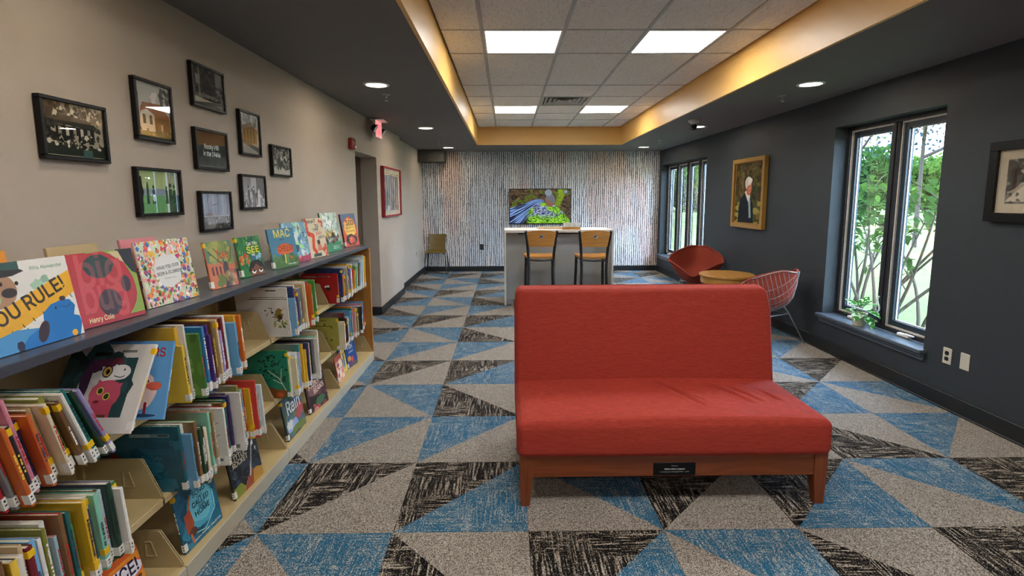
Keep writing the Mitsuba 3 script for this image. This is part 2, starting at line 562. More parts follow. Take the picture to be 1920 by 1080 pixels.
def window(n, y0, y1, sashes, label, lever):
    k = struct(obj(f'window_{n}', rim(y0, y1, WZ0, WZ1, .035, XR + .12, XR + .22), 'window_dark'), label)
    w = (y1 - y0 - .07) / sashes
    for i in range(1, sashes):
        c = y0 + .035 + w * i
        obj('mullion', cbox(XR + .115, XR + .22, c - .036, c + .036, WZ0 + .035, WZ1 - .035, .006), 'window_dark', k)
        obj('mullion_bead', cbox(XR + .105, XR + .116, c - .010, c + .010, WZ0 + .035, WZ1 - .035, .004), 'window_dark', k)
    for i in range(sashes):
        a, b = y0 + .035 + w * i + (.036 if i else .004), y0 + .035 + w * (i + 1) - (.036 if i < sashes - 1 else .004)
        za, zb = WZ0 + .037, WZ1 - .037
        s = obj('sash', rim(a + .012, b - .012, za + .012, zb - .012, .045, XR + .15, XR + .20), 'window_sash', k)
        obj('sash_strip', rim(a, b, za, zb, .013, XR + .135, XR + .152), 'window_light', s, label='pale weather strip around the sash')
        obj('glazing_spacer', rim(a + .057, b - .057, za + .057, zb - .057, .008, XR + .170, XR + .182), 'spacer', s)
        obj('pane', box(XR + .1755, XR + .1765, a + .058, b - .058, za + .058, zb - .058), 'glass_pane', k)
        cy = a + (b - a) * .55
        obj('crank', cat(cbox(XR + .085, XR + .13, cy - .07, cy + .05, WZ0 + .002, WZ0 + .030, .008), cbox(XR + .09, XR + .112, cy - .11, cy - .02, WZ0 + .022, WZ0 + .036, .005)), 'white_plastic', k, label='white crank handle')
    if lever:
        c = y0 + .035 + w
        obj('lock_lever', tube(spline([(XR + .10, c + .012, WZ0 + .28), (XR + .09, c + .01, WZ0 + .23), (XR + .095, c - .004, WZ0 + .19), (XR + .085, c + .006, WZ0 + .14)], 8), .008, 6), 'white_plastic', k, smooth=40, label='white lock lever')
    obj('sill_board', cbox(XR - .055, XR + .12, y0 - .03 if n == 1 else y0 - .03, y1 + (.03 if n == 1 else .03), WZ0 - .03, WZ0, .006), 'sill_paint', k)
    obj('sill_apron', cat(cbox(XR - .035, XR - .001, y0 - .02, y1 + .02, WZ0 - .055, WZ0 - .031, .006), cbox(XR - .02, XR - .001, y0 - .02, y1 + .02, WZ0 - .085, WZ0 - .055, .006)), 'sill_paint', k)
    return k


mat('sill_paint', '#4b5661', .3, specular=.5)
window(1, *W1, 2, 'tall window of two casements, a shrub outside it, a potted plant on its sill', True)
window(2, *W2, 4, 'tall window of four narrow casements in the far corner behind the red lounge chair', False)

# ------------------------------------------------------------------ lights
scene['panel_diffuser'] = {'type': 'diffuse', 'reflectance': rgb((.85, .85, .85))}


def disc_down(x, y, z, r, n=24):
    a = np.arange(n) * 2 * PI / n
    v = np.vstack([[x, y, z], np.c_[x + r * np.cos(a), y + r * np.sin(a), np.full(n, z)]])
    f = [[0, 1 + (i + 1) % n, 1 + i] for i in range(n)]
    return trimesh.Trimesh(v, f, process=False)


where_light = {0: 'rearmost', 1: 'overhead', 2: 'nearer', 3: 'farther'}
for i, (x0, x1, y0, y1) in enumerate(lights_at):
    side = 'left' if x0 < .5 else 'right'
    lab = ['behind the camera', 'above the camera', 'nearer one in view', 'farther one, beside the air vent'][i // 2]
    k = thing('ceiling_light', f'square white ceiling light panel in the {side} row, {lab}', 'ceiling light')
    obj('frame', cat(box(x0 + .012, x0 + .024, y0 + .011, y1 - .011, ZT - .006, ZT + .018), box(x1 - .024, x1 - .012, y0 + .011, y1 - .011, ZT - .006, ZT + .018),
                     box(x0 + .024, x1 - .024, y0 + .011, y0 + .023, ZT - .006, ZT + .018), box(x0 + .024, x1 - .024, y1 - .023, y1 - .011, ZT - .006, ZT + .018)), 'white_plastic', k)
    v = np.array([[x0 + .024, y0 + .023, ZT], [x1 - .024, y0 + .023, ZT], [x1 - .024, y1 - .023, ZT], [x0 + .024, y1 - .023, ZT]])
    obj('diffuser', (v, np.array([[0, 2, 1], [0, 3, 2]])), 'panel_diffuser', k, emitter={'type': 'area', 'radiance': rgb(PANEL)})
DOWN = [(-1.07, y) for y in (-.87, 1.75, 4.33, 6.90, 9.50)] + [(2.53, y) for y in (-.87, 1.75, 4.33, 6.84, 9.50)]
dn = {-.87: 'behind the camera', 1.75: 'just out of the frame', 4.33: 'nearest in view', 6.90: 'second in view', 6.84: 'beside the camera dome', 9.50: 'by the striped wall'}
for x, y in DOWN:
    k = thing('downlight', f'round recessed downlight in the {"left" if x < 0 else "right"} soffit, {dn[y]}', 'downlight')
    obj('trim_ring', lathe([(.082, ZS + .03), (.080, ZS - .002), (.086, ZS - .006), (.104, ZS - .005), (.108, ZS), (.108, ZS + .002)], 32, (x, y, 0)), 'white_plastic', k, smooth=30)
    obj('lens', disc_down(x, y, ZS - .003, .082), 'panel_diffuser', k, emitter={'type': 'area', 'radiance': rgb(SPOT)})

# ------------------------------------------------------------------ ceiling and wall fittings
k = thing('air_vent', 'square white air vent among the raised ceiling tiles', 'air vent')
x0, x1, y0, y1 = vent_at
xm, ym = (x0 + x1) / 2, (y0 + y1) / 2
obj('frame', cat(*[box(*b) for b in (
    (x0 + .012, x1 - .012, y0 + .012, y0 + .04, ZT - .006, ZT + .01), (x0 + .012, x1 - .012, y1 - .04, y1 - .012, ZT - .006, ZT + .01),
    (x0 + .012, x0 + .04, y0 + .04, y1 - .04, ZT - .006, ZT + .01), (x1 - .04, x1 - .012, y0 + .04, y1 - .04, ZT - .006, ZT + .01))]), 'grid_metal', k)
obj('backing', box(x0 + .02, x1 - .02, y0 + .02, y1 - .02, ZT + .012, ZT + .018), 'black_metal', k)
for j in range(4):                                        # stepped square louvres of a four-way diffuser
    a, b = .055 + .055 * j, .055 + .055 * j + .03
    m = []
    for s in range(4):
        c, q = math.cos(s * PI / 2), math.sin(s * PI / 2)
        h = (x1 - x0) / 2
        pts = [(-(h - a), -(h - a), -.004), (h - a, -(h - a), -.004), (h - b, -(h - b), .012), (-(h - b), -(h - b), .012)]
        v = np.array([(c * px - q * py + xm, q * px + c * py + ym, ZT + pz) for px, py, pz in pts])
        m.append(trimesh.Trimesh(np.vstack([v, v + [0, 0, .002]]), [[0, 1, 2], [0, 2, 3], [4, 6, 5], [4, 7, 6], [0, 4, 1], [1, 4, 5], [1, 5, 2], [2, 5, 6], [2, 6, 3], [3, 6, 7], [3, 7, 0], [0, 7, 4]], process=False))
    obj('louvre', cat(*m), 'grid_metal', k)

for x, y, lab in ((2.56, 4.82, 'chrome sprinkler head in the right soffit, between the nearest downlight and the camera dome'), (2.49, 8.40, 'chrome sprinkler head in the right soffit near the striped wall'),
                  (-1.08, 4.72, 'chrome sprinkler head in the left soffit by the nearest downlight'), (-1.11, 8.47, 'chrome sprinkler head in the left soffit near the duct')):
    k = thing('sprinkler_head', lab, 'sprinkler')
    obj('escutcheon', lathe([(0, ZS - .006), (.03, ZS - .006), (.036, ZS), (0, ZS)], 20, (x, y, 0)), 'satin_steel', k, smooth=30)
    obj('body', lathe([(0, ZS - .03), (.009, ZS - .03), (.011, ZS - .006), (0, ZS - .006)], 12, (x, y, 0)), 'steel', k, smooth=30)
    obj('arms', cat(tube([(x - .012, y, ZS - .026), (x - .016, y, ZS - .04), (x, y, ZS - .052)], .003, 6), tube([(x + .012, y, ZS - .026), (x + .016, y, ZS - .04), (x, y, ZS - .052)], .003, 6)), 'steel', k)
    obj('deflector', lathe([(0, ZS - .056), (.018, ZS - .056), (.018, ZS - .053), (0, ZS - .053)], 12, (x, y, 0)), 'steel', k)

k = thing('camera_dome', 'small security camera with black ball lens under the right soffit', 'security camera')
x, y = 2.27, 6.28
obj('base', lathe([(0, ZS - .03), (.045, ZS - .03), (.062, ZS - .022), (.066, ZS), (0, ZS)], 28, (x, y, 0)), 'white_plastic', k, smooth=30)
obj('collar', lathe([(0, ZS - .055), (.030, ZS - .055), (.040, ZS - .03), (0, ZS - .03)], 24, (x, y, 0)), 'white_plastic', k, smooth=30)
obj('ball', trimesh.creation.icosphere(3, .042).apply_translation((x, y, ZS - .078)), 'black_frame', k, smooth=True)
obj('lens_ring', tube([(x - .02 + .024 * math.cos(a), y - .036, ZS - .082 + .024 * math.sin(a)) for a in np.linspace(0, 2 * PI, 17)], .003, 6), 'steel', k)

# exit sign hung from the soffit by the left wall, with its two lamp heads
mat('exit_red', '#ff3340', .5)
k = thing('exit_sign', 'lit red EXIT sign with two emergency lamp heads under the left soffit', 'exit sign')
ex, ey = -1.51, 6.17
obj('canopy', cbox(ex - .08, ex + .08, ey - .12, ey + .12, ZS - .022, ZS, .006), 'white_plastic', k)
M = frame4((ex - .005, ey - .15, ZS - .022 - .195), Y_, Z_, X_)
body = box(0, .30, 0, .20, -.03, .0)
obj('housing', moved(body, M), 'white_plastic', k)
scene['exit_face'] = {'type': 'diffuse', 'reflectance': rgb('#e8c8c6')}
obj('face', moved(box(.006, .294, .006, .194, .0, .002), M), 'exit_face', k, emitter={'type': 'area', 'radiance': rgb((.14, .05, .05))})
tm = meshkit.text_mesh('EXIT', .12, .003, True)
tm.apply_scale((.24 / tm.bounds[1][0], 1, 1))
tm.apply_translation((.028, .040, .0022))
obj('lettering', moved(tm, M), 'exit_face', k, emitter={'type': 'area', 'radiance': rgb((.36, .02, .03))})
for s in (-.045, .345):
    c = (M @ np.array([s, .10, -.01, 1]))[:3]
    d = M[:3, 2] * .8 - Z_ * .5
    d /= np.linalg.norm(d)
    cyl = trimesh.creation.revolve([(0, -.02), (.03, -.018), (.048, .02), (.048, .028), (0, .028)], sections=20)
    R = trimesh.geometry.align_vectors([0, 0, 1], d)
    R[:3, 3] = c
    h = obj('lamp_head', moved(cyl, R), 'black_metal', k, smooth=30)
    l = trimesh.creation.revolve([(0, .0285), (.043, .0285), (.043, .031), (0, .033)], sections=20)
    obj('lamp_lens', moved(l, R), 'white_plastic', h, smooth=30)

k = thing('fire_alarm', 'red fire alarm strobe high on the taupe wall left of the doorway', 'fire alarm')
obj('body', cbox(XL, XL + .05, 5.30, 5.42, 1.985, 2.10, .012), 'red_plastic', k)
obj('strobe', cbox(XL + .05, XL + .068, 5.345, 5.385, 1.995, 2.03, .008), 'label_white', k)
obj('horn_grille', cat(*[box(XL + .049, XL + .053, 5.325, 5.395, z, z + .005) for z in (2.062, 2.072, 2.082)]), 'black_metal', k)


def outlet(label, M, blank=False, dark=False):
    """Cover plate in the xy plane of M, looking along its z."""
    k = thing('wall_outlet' if not blank else 'blank_plate', label, 'outlet' if not blank else 'wall plate')
    obj('plate', moved(cbox(-.035, .035, -.057, .057, 0, .006, .003), M), 'dark_trim' if dark else 'ivory_plastic', k)
    if not blank:
        for s in (-.02, .02):
            r = obj('receptacle', moved(prism([(.016 * math.cos(a), s + max(-.0135, min(.0135, .018 * math.sin(a)))) for a in np.arange(20) * PI / 10], .0025, trimesh.transformations.translation_matrix((0, 0, .0058))), M), 'black_metal', k, label='black receptacle')
        obj('screw', moved(trimesh.creation.cylinder(.003, .002, sections=10).apply_translation((0, 0, .007)), M), 'steel', k)
    else:
        for s in (-.04, .04):
            obj('screw', moved(trimesh.creation.cylinder(.003, .002, sections=10).apply_translation((0, s, .0065)), M), 'steel', k)


outlet('ivory outlet with black receptacles low on the slate wall right of the near window', frame4((XR, 3.395, .375), -Y_, Z_, -X_))
outlet('blank ivory cover plate low on the slate wall, right of the outlet', frame4((XR, 3.258, .377), -Y_, Z_, -X_), blank=True)
outlet('dark outlet low on the striped wall, right of the wooden chair', frame4((-.515, YF, .50), X_, Z_, -Y_), dark=True)
outlet('outlet low on the pale far stretch of the left wall', frame4((XLF, 9.42, .47), Y_, Z_, X_))

# ------------------------------------------------------------------ pictures on the walls
MW = lambda y, z, x=XL: frame4((x, y, z), Y_, Z_, X_)       # a sheet on the left wall
GREY = ['#1a1a1a', '#2c2c2b', '#4a4946', '#6b6964', '#8d8a83', '#b5b1a8', '#d8d4ca']


def framed(name, label, category, M, w, h, art, frame='black_frame', fw=.014, depth=.024, mat_w=0.0, group=None, glass=True, bevel=False):
    """Frame w x h in the xy plane of M (z towards the room); art(a) draws on a sheet of the inner size."""
    k = thing(name, label, category, group)
    bars = [cbox(0, w, 0, fw, 0, depth, .002), cbox(0, w, h - fw, h, 0, depth, .002), cbox(0, fw, fw, h - fw, 0, depth, .002), cbox(w - fw, w, fw, h - fw, 0, depth, .002)]
    if bevel:
        i = fw * .8
        bars += [cbox(fw - .001, w - fw + .001, fw, fw + .012, 0, depth * .55, .003), cbox(fw - .001, w - fw + .001, h - fw - .012, h - fw, 0, depth * .55, .003),
                 cbox(fw, fw + .012, fw, h - fw, 0, depth * .55, .003), cbox(w - fw - .012, w - fw, fw, h - fw, 0, depth * .55, .003)]
    obj('frame', moved(cat(*bars), M), frame, k)
    obj('backboard', moved(box(.003, w - .003, .003, h - .003, .001, depth * .4), M), 'black_metal', k)
    z = depth * .4
    iw, ih = w - 2 * fw, h - 2 * fw
    ox, oy = fw, fw
    if mat_w:
        obj('mat_board', moved(cat(box(ox, ox + mat_w, oy, oy + ih, z, z + .003), box(ox + iw - mat_w, ox + iw, oy, oy + ih, z, z + .003), box(ox + mat_w, ox + iw - mat_w, oy, oy + mat_w, z, z + .003),
                                   box(ox + mat_w, ox + iw - mat_w, oy + ih - mat_w, oy + ih, z, z + .003)), M), 'mat_board', k)
        ox, oy, iw, ih = ox + mat_w, oy + mat_w, iw - 2 * mat_w, ih - 2 * mat_w
    a = Art(iw, ih, .00008)
    art(a)
    P = M @ trimesh.transformations.translation_matrix((ox, oy, z))
    a.put('print', P, k, 'print_matte')
    if glass:
        obj('glass', moved(box(fw, w - fw, fw, h - fw, depth * .72, depth * .72 + .0015), M), 'picture_glass', k)
    return k


def art_trees_house(a):
    W, H = a.w, a.h
    a.fill('#a89f8c').rect(0, 0, W, H * .26, '#262a20')
    a.scatter(160, 0, H * .55, W, H, .005, .013, ['#2b2a22', '#3a382d', '#5c5747', '#c7bfa9', '#1c1c18'], 1)
    a.poly([(W * .18, H * .62), (W * .82, H * .56), (W * .86, H * .72), (W * .25, H * .80)], '#33302a')
    a.rect(W * .2, H * .28, W * .84, H * .58, '#1d1d1a')
    for i in range(5):
        a.rect(W * (.24 + .12 * i), H * .40, W * (.29 + .12 * i), H * .56, '#bdb6a3' if i % 2 else '#8f8877')
    a.scatter(70, W * .05, H * .20, W * .95, H * .42, .004, .011, ['#cfc8b4', '#a29a86', '#3b392f', '#171714'], 2)
    a.scatter(60, 0, H * .3, W * .22, H, .005, .014, ['#151512', '#24231d', '#37342a'], 3)
    a.rect(0, 0, W, H * .13, '#1f2a1e').rect(W * .02, H * .015, W * .97, H * .03, '#8f8874').rect(W * .62, 0.0, W * .78, H * .16, '#3f5b58')


def art_church(a):
    W, H = a.w, a.h
    a.fill('#b4b3ac').rect(0, 0, W, H * .17, '#2c3327')
    a.scatter(40, W * .72, H * .68, W, H * .95, .005, .012, ['#3a3d36', '#545850', '#23261f'], 4)
    a.poly([(W * .12, H * .53), (W * .2, H * .64), (W * .72, H * .66), (W * .98, H * .45), (W * .98, H * .33), (W * .1, H * .43)], '#8c5427')
    a.poly([(W * .12, H * .12), (W * .12, H * .46), (W * .3, H * .53), (W * .52, H * .44), (W * .52, H * .12)], '#cfc8ba')
    a.rect(W * .52, H * .14, W * .98, H * .40, '#5c3a20')
    for x in (.18, .37):
        a.rect(W * x, H * .25, W * (x + .08), H * .42, '#39413f')
    a.blob(W * .53, H * .76, .022, .030, '#d9d3ce').rect(W * .06, 0, W * .09, H * .8, '#4d453a').rect(W * .7, H * .15, W * .76, H * .28, '#b5ab98')
    a.scatter(30, 0, 0, W, H * .15, .004, .010, ['#1d2219', '#39422f', '#5a5b4a'], 5)


def art_dark_tree(a):
    W, H = a.w, a.h
    a.fill('#5c5c58').scatter(120, 0, H * .25, W * .8, H, .008, .022, ['#121210', '#1d1d1a', '#2b2b27', '#3b3a35'], 6)
    a.rect(W * .78, H * .35, W, H, '#8f8f8c').rect(W * .2, H * .2, W * .26, H, '#7d7c76').rect(W * .12, H * .55, W * .26, H * .8, '#98968e')
    a.poly([(0, 0), (W, 0), (W, H * .12), (W * .7, H * .16), (0, H * .26)], '#3d3b37').poly([(0, H * .05), (W * .68, H * .16), (0, H * .22)], '#cfc7b6')
    a.scatter(20, W * .6, H * .2, W, H * .6, .005, .013, ['#1b1b19', '#353430'], 7)


def art_title(a):
    a.fill('#20282a').rect(a.w * .02, a.h * .01, a.w * .98, a.h * .04, '#3c4445')
    a.text('Rocky Hill', a.w * .52, a.h * .53, .024, '#f2f4f2', centre=True, width=a.w * .50).text('in the 1960s', a.w * .52, a.h * .33, .024, '#f2f4f2', width=a.w * .58, centre=True)


def art_station(a):
    W, H = a.w, a.h
    a.fill('#c4c3bc').scatter(26, W * .25, H * .70, W * .9, H * .95, .010, .020, ['#8b8a84', '#6c6b66', '#a6a49d'], 8)
    a.poly([(W * .05, H * .66), (W * .5, H * .80), (W * .95, H * .62), (W * .95, H * .56), (W * .05, H * .60)], '#7a6143')
    a.rect(W * .14, H * .26, W * .9, H * .62, '#8a7150')
    for i in range(4):
        a.rect(W * (.2 + .17 * i), H * .28, W * (.26 + .17 * i), H * .60, '#5a452c')
    a.poly([(0, 0), (W, 0), (W, H * .18), (0, H * .36)], '#6a6761').poly([(W * .1, 0), (W * .9, 0), (W, H * .05), (0, H * .28)], '#b5b0a5').rect(0, H * .22, W * .12, H * .5, '#3f3d38')


def art_grove(a):
    W, H = a.w, a.h
    a.fill('#a9a79f').scatter(130, 0, H * .35, W, H, .008, .019, ['#1d1d1b', '#31302c', '#55534d', '#7d7a72', '#c9c5ba'], 9)
    a.rect(0, 0, W, H * .25, '#c2bcad').scatter(40, 0, H * .22, W, H * .38, .006, .013, ['#1a1a18', '#3a3935'], 10)


def art_lawn(a):
    W, H = a.w, a.h
    a.fill('#b5bba8').rect(0, 0, W, H * .42, '#6fa86a').rect(W * .1, H * .42, W * .7, H * .58, '#8d9cae').rect(W * .05, H * .58, W, H, '#aebd84').rect(W * .68, 0, W * .73, H, '#dfe8ee').rect(W * .73, 0, W, H * .42, '#3c463c').rect(W * .73, H * .42, W, H, '#a39d86')
    a.blob(W * .05, H * .5, .022, H * .48, '#191e18')
    for x, y, s in ((.36, .5, 1), (.78, .52, 1.25), (.88, .5, 1.15), (.68, .5, .9), (.22, .62, .7)):
        a.oval(W * x, H * (y + .12 * s), .007 * s, .009 * s, '#1e211f').poly([(W * x - .012 * s, H * .22), (W * x + .012 * s, H * .22), (W * x + .009 * s, H * (y + .06)), (W * x - .009 * s, H * (y + .06))], '#22262a')
    a.oval(W * .37, H * .36, .012, .016, '#c3c6cc')


def art_parlour(a):
    W, H = a.w, a.h
    a.fill('#6d7d92')
    for i in range(6):
        a.rect(W * (.05 + .17 * i), H * .4, W * (.12 + .17 * i), H, '#4f6280' if i % 2 else '#8695a8')
    a.rect(0, 0, W, H * .36, '#33322e').scatter(40, W * .02, H * .02, W * .98, H * .34, .004, .012, ['#191917', '#5f5c53', '#b9b3a4', '#494740'], 11)
    a.oval(W * .25, H * .40, .035, .012, '#4c2c2c').poly([(W * .3, H * .62), (W * .62, H * .72), (W * .62, H * .76), (W * .3, H * .66)], '#2f3a4c').rect(0, H * .34, W, H * .37, '#9aa0a4')


def art_readers(a):
    W, H = a.w, a.h
    a.fill('#7b7f82').rect(W * .42, H * .45, W * .66, H, '#aeb2b2').rect(W * .66, H * .3, W, H, '#4c5257')
    a.scatter(60, 0, 0, W, H * .55, .006, .016, ['#24282b', '#3b4145', '#c6c8c4', '#8c9090'], 12)
    for x in (.3, .75, .52):
        a.oval(W * x, H * .64, .009, .011, '#c9c1b6').oval(W * x, H * .67, .011, .010, '#26292c').poly([(W * x - .016, 0), (W * x + .016, 0), (W * x + .012, H * .58), (W * x - .012, H * .58)], '#30363b' if x != .75 else '#cfd0cc')


G9 = 'black framed photographs on the taupe wall'
for y0, y1, z0, z1, art, lab in (
        (1.800, 2.095, 1.62, 1.84, art_trees_house, 'black framed old photo of a house among trees, leftmost on the taupe wall'),
        (2.265, 2.515, 1.74, 2.008, art_church, 'black framed upright photo of a white building with a brown roof'),
        (2.685, 2.990, 1.958, 2.18, art_dark_tree, 'black framed dark photo of a tree, topmost of the gallery'),
        (2.675, 2.980, 1.635, 1.85, art_title, 'black framed title card lettered Rocky Hill in the 1960s, centre of the gallery'),
        (3.133, 3.387, 1.748, 2.017, art_station, 'black framed upright photo of a brown station building beside a path'),
        (3.530, 3.843, 1.638, 1.85, art_grove, 'black framed black and white photo of a grove, rightmost of the gallery'),
        (2.232, 2.535, 1.402, 1.62, art_lawn, 'black framed photo of people standing on a lawn, lower left of the gallery'),
        (2.680, 2.980, 1.305, 1.522, art_parlour, 'black framed bluish photo of a parlour, lowest of the gallery'),
        (3.103, 3.415, 1.415, 1.63, art_readers, 'black framed photo of people in a room, lower right of the gallery')):
    framed('picture_frame', lab, 'picture', MW(y0, z0, XL + .002), y1 - y0, z1 - z0, art, group=G9)


def art_poster(a):
    W, H = a.w, a.h
    a.fill('#e0d6bb').rect(W * .02, H * .885, W * .98, H * .91, '#a39a4a').rect(W * .08, H * .10, W * .92, H * .87, '#596473')
    r = random.Random(5)
    for i in range(46):
        x = W * r.uniform(.1, .9)
        h0 = H * r.uniform(.12, .6)
        a.poly([(x - .008, h0), (x + .010, h0), (x + .016, h0 + H * r.uniform(.12, .3)), (x - .004, h0 + H * r.uniform(.12, .28))], r.choice(['#2a3f63', '#3d5987', '#6f89a8', '#8d9460', '#c9bd8a', '#1f2a3d', '#a7b7c0']))
    a.scatter(90, W * .1, H * .12, W * .9, H * .85, .006, .016, ['#28406b', '#c7b987', '#55708f', '#7d8a56', '#d8d3bd', '#1d2535'], 6, asp=.6)
    a.scatter(50, W * .62, H * .10, W * .92, H * .45, .008, .02, ['#c98f72', '#b5705c', '#d9b18f', '#7d8a56'], 8)
    a.rect(W * .22, H * .06, W * .38, H * .21, '#dfe3e4').scatter(12, W * .08, H * .05, W * .24, H * .2, .008, .02, ['#9fb27a', '#e3dfc8'], 9)


framed('poster_frame', 'deep red framed poster of blue and ochre trees right of the doorway', 'poster', MW(6.60, 1.24, XL + .002), 1.06, .66, art_poster, 'red_frame', .022, .045)


def art_portrait(a):
    W, H = a.w, a.h
    a.fill('#4a3d22').scatter(200, 0, H * .35, W, H, .015, .05, ['#4d4024', '#5b4c2b', '#3f341e', '#6a5830', '#54522c', '#362e1c'], 21)
    a.scatter(60, 0, 0, W, H * .36, .02, .05, ['#6d6230', '#857637', '#57502a', '#978848', '#494a28'], 22, asp=1.8)
    a.rect(W * .55, H * .40, W, H * .60, '#33361f').scatter(22, W * .55, H * .40, W, H * .62, .02, .05, ['#2c2e20', '#3d4426', '#4c3a22'], 23)
    x = W * .43
    a.poly([(W * .14, 0), (W * .70, 0), (W * .68, H * .30), (W * .60, H * .40), (W * .48, H * .50), (W * .36, H * .50), (W * .22, H * .42), (W * .15, H * .26)], '#1b222b')
    a.poly([(W * .40, H * .52), (W * .56, H * .46), (W * .62, H * .10), (W * .55, H * .10), (W * .50, H * .36)], '#8fa3a8').poly([(W * .36, H * .52), (W * .44, H * .56), (W * .56, H * .46), (W * .49, H * .36)], '#d5cfc4')
    a.oval(W * .50, H * .60, .075, .105, '#b5694b').oval(W * .535, H * .585, .045, .07, '#c47c5b').oval(W * .42, H * .60, .016, .03, '#a55f45')
    a.blob(W * .48, H * .695, .085, .055, '#cfc9c0', random.Random(3), .10).blob(W * .415, H * .65, .036, .060, '#c3bcb2', random.Random(4), .12).blob(W * .55, H * .70, .05, .032, '#dcd7cf', random.Random(5), .12)
    a.oval(W * .49, H * .615, .012, .006, '#3a241c').oval(W * .585, H * .615, .010, .006, '#3a241c').line([(W * .55, H * .61), (W * .575, H * .575), (W * .55, H * .570)], .006, '#96523a').line([(W * .52, H * .545), (W * .58, H * .545)], .008, '#8e3c34')


MR = lambda y, z, x=XR: frame4((x, y, z), -Y_, Z_, -X_)
framed('painted_portrait', 'gilt framed painted portrait of a white haired person in a dark jacket', 'painting', MR(6.83, 1.095, XR - .002), .84, .875, art_portrait, 'gold_frame', .052, .05, glass=False, bevel=True)


def art_heron(a):
    W, H = a.w, a.h
    a.fill('#a39c8c').scatter(60, 0, H * .45, W, H, .02, .06, ['#6c675d', '#4a4640', '#8c8577', '#b3ac9b'], 31)
    a.rect(0, 0, W, H * .22, '#7d7668').blob(W * .12, H * .62, .05, .06, '#33312d').poly([(0, H * .05), (W * .3, H * .05), (W * .5, H * .5), (W * .28, H * .42), (W * .1, H * .2)], '#d0c7b5').oval(W * .08, H * .38, .05, .02, '#3a3732', .5)
    a.scatter(20, 0, 0, W * .9, H * .3, .008, .02, ['#4d4942', '#c4bba9', '#69645a'], 32)


framed('dark_picture', 'wide black framed black and white photo at the right edge, on the slate wall', 'picture', MR(3.205, 1.322, XR - .002), .62, .488, art_heron, 'black_frame', .055, .04, mat_w=.055)

# ------------------------------------------------------------------ television on the far wall
def tv_fn(p, n, uv):
    u, v = uv.x, uv.y
    wb = fbm(u * 22, v * 16, 1, 3)
    fine = noise(u * 130, v * 80, 2)
    c = mix(lin('#120d09'), lin('#7d6248'), smoothstep(.32, .8, wb * .5 + fine * .5))
    c = mix(c, mix(lin('#2a380c'), lin('#7d9a22'), fine), smoothstep(.58, .7, noise(u * 14, v * 9, 8)) * smoothstep(.35, .6, 1 - dr.abs(v - .55)) * .55)
    # right trunk with moss
    t = smoothstep(.07, .03, dr.abs(u - .82 - .03 * dr.sin(v * 9)))
    c = mix(c, mix(lin('#3a4a12'), lin('#9fc02c'), fine), t * smoothstep(.45, .55, v))
    # blue grey log from lower left to the centre
    top, bot = .44 + .62 * u, -.35 + 1.75 * u
    top = dr.select(u < .45, top, .72 - (u - .45) * .35)
    log = smoothstep(-.02, .02, top - v) * smoothstep(-.03, .03, v - bot)
    ang = (v - .75) / (dr.abs(u - .5) + .08)
    grain = noise(ang * 26, u * 6, 3)
    c = mix(c, mix(lin('#0c1530'), lin('#86abec'), smoothstep(.30, .72, grain)), log * smoothstep(.62, .5, u))
    # shadow below the log
    c = mix(c, lin('#0b0d0b'), smoothstep(.02, .06, bot - v) * smoothstep(.42, .3, u))
    # mossy mound
    mound = .62 - 3.2 * dr.square(u - .58)
    m = smoothstep(-.02, .03, mound - v) * smoothstep(.26, .34, u)
    moss = mix(lin('#1c3f0a'), lin('#9ae03a'), smoothstep(.2, .75, noise(u * 60, v * 36, 6) * .6 + fine * .4))
    stone = mix(lin('#15284f'), lin('#b9c6e6'), smoothstep(.25, .8, noise(u * 40, v * 40, 9) * .6 + fine * .4))
    c = mix(c, mix(moss, stone, smoothstep(.45, .58, noise(u * 9 + 4, v * 9, 5)) * smoothstep(.12, .3, v)), m)
    # the animal, out of focus
    d = dr.square((u - .665) / .085) + dr.square((v - .68) / .20)
    body = mix(lin('#6c6f78'), lin('#8d5a30'), smoothstep(.75, .5, v + (u - .66)))
    c = mix(c, body, smoothstep(1.15, .75, d))
    d2 = dr.square((u - .635) / .06) + dr.square((v - .90) / .10)
    c = mix(c, lin('#8e97a8'), smoothstep(1.2, .7, d2) * .8)
    # small bright mark in the corner
    d3 = dr.square((u - .925) / .028) + dr.square((v - .92) / .035)
    c = mix(c, mix(lin('#2c62c9'), lin('#dbe9ff'), noise(u * 70, v * 50, 4)), smoothstep(1.2, .8, d3))
    return c * .19


k = thing('television', 'wall mounted flat television showing a mossy log in a forest', 'television')
tx0, tx1, tz0, tz1 = .050, 1.290, .962, 1.672
obj('housing', cbox(tx0, tx1, YF - .06, YF - .012, tz0, tz1, .004), 'black_frame', k)
obj('mount', box(.45, .9, YF - .014, YF, 1.15, 1.5), 'black_metal', k)
v = np.array([[tx0 + .012, YF - .0606, tz0 + .018], [tx1 - .012, YF - .0606, tz0 + .018], [tx1 - .012, YF - .0606, tz1 - .012], [tx0 + .012, YF - .0606, tz1 - .012]])
scene['screen_black'] = {'type': 'diffuse', 'reflectance': rgb((.02, .02, .02))}
obj('screen', (v, np.array([[0, 1, 2], [0, 2, 3]])), 'screen_black', k, uv=np.array([[0, 0], [1, 0], [1, 1], [0, 1.]]), emitter={'type': 'area', 'radiance': proc(tv_fn)})

# ------------------------------------------------------------------ the red sofa
k = thing('sofa', 'armless red two seat sofa with a cherry wood base and a black plaque', 'sofa')


def soft(man, edge, it=8):
    m = to_tm(man.refine_to_length(edge))
    m = trimesh.Trimesh(m.vertices, m.faces, process=True)
    trimesh.smoothing.filter_taubin(m, lamb=.5, nu=.52, iterations=it)
    return m


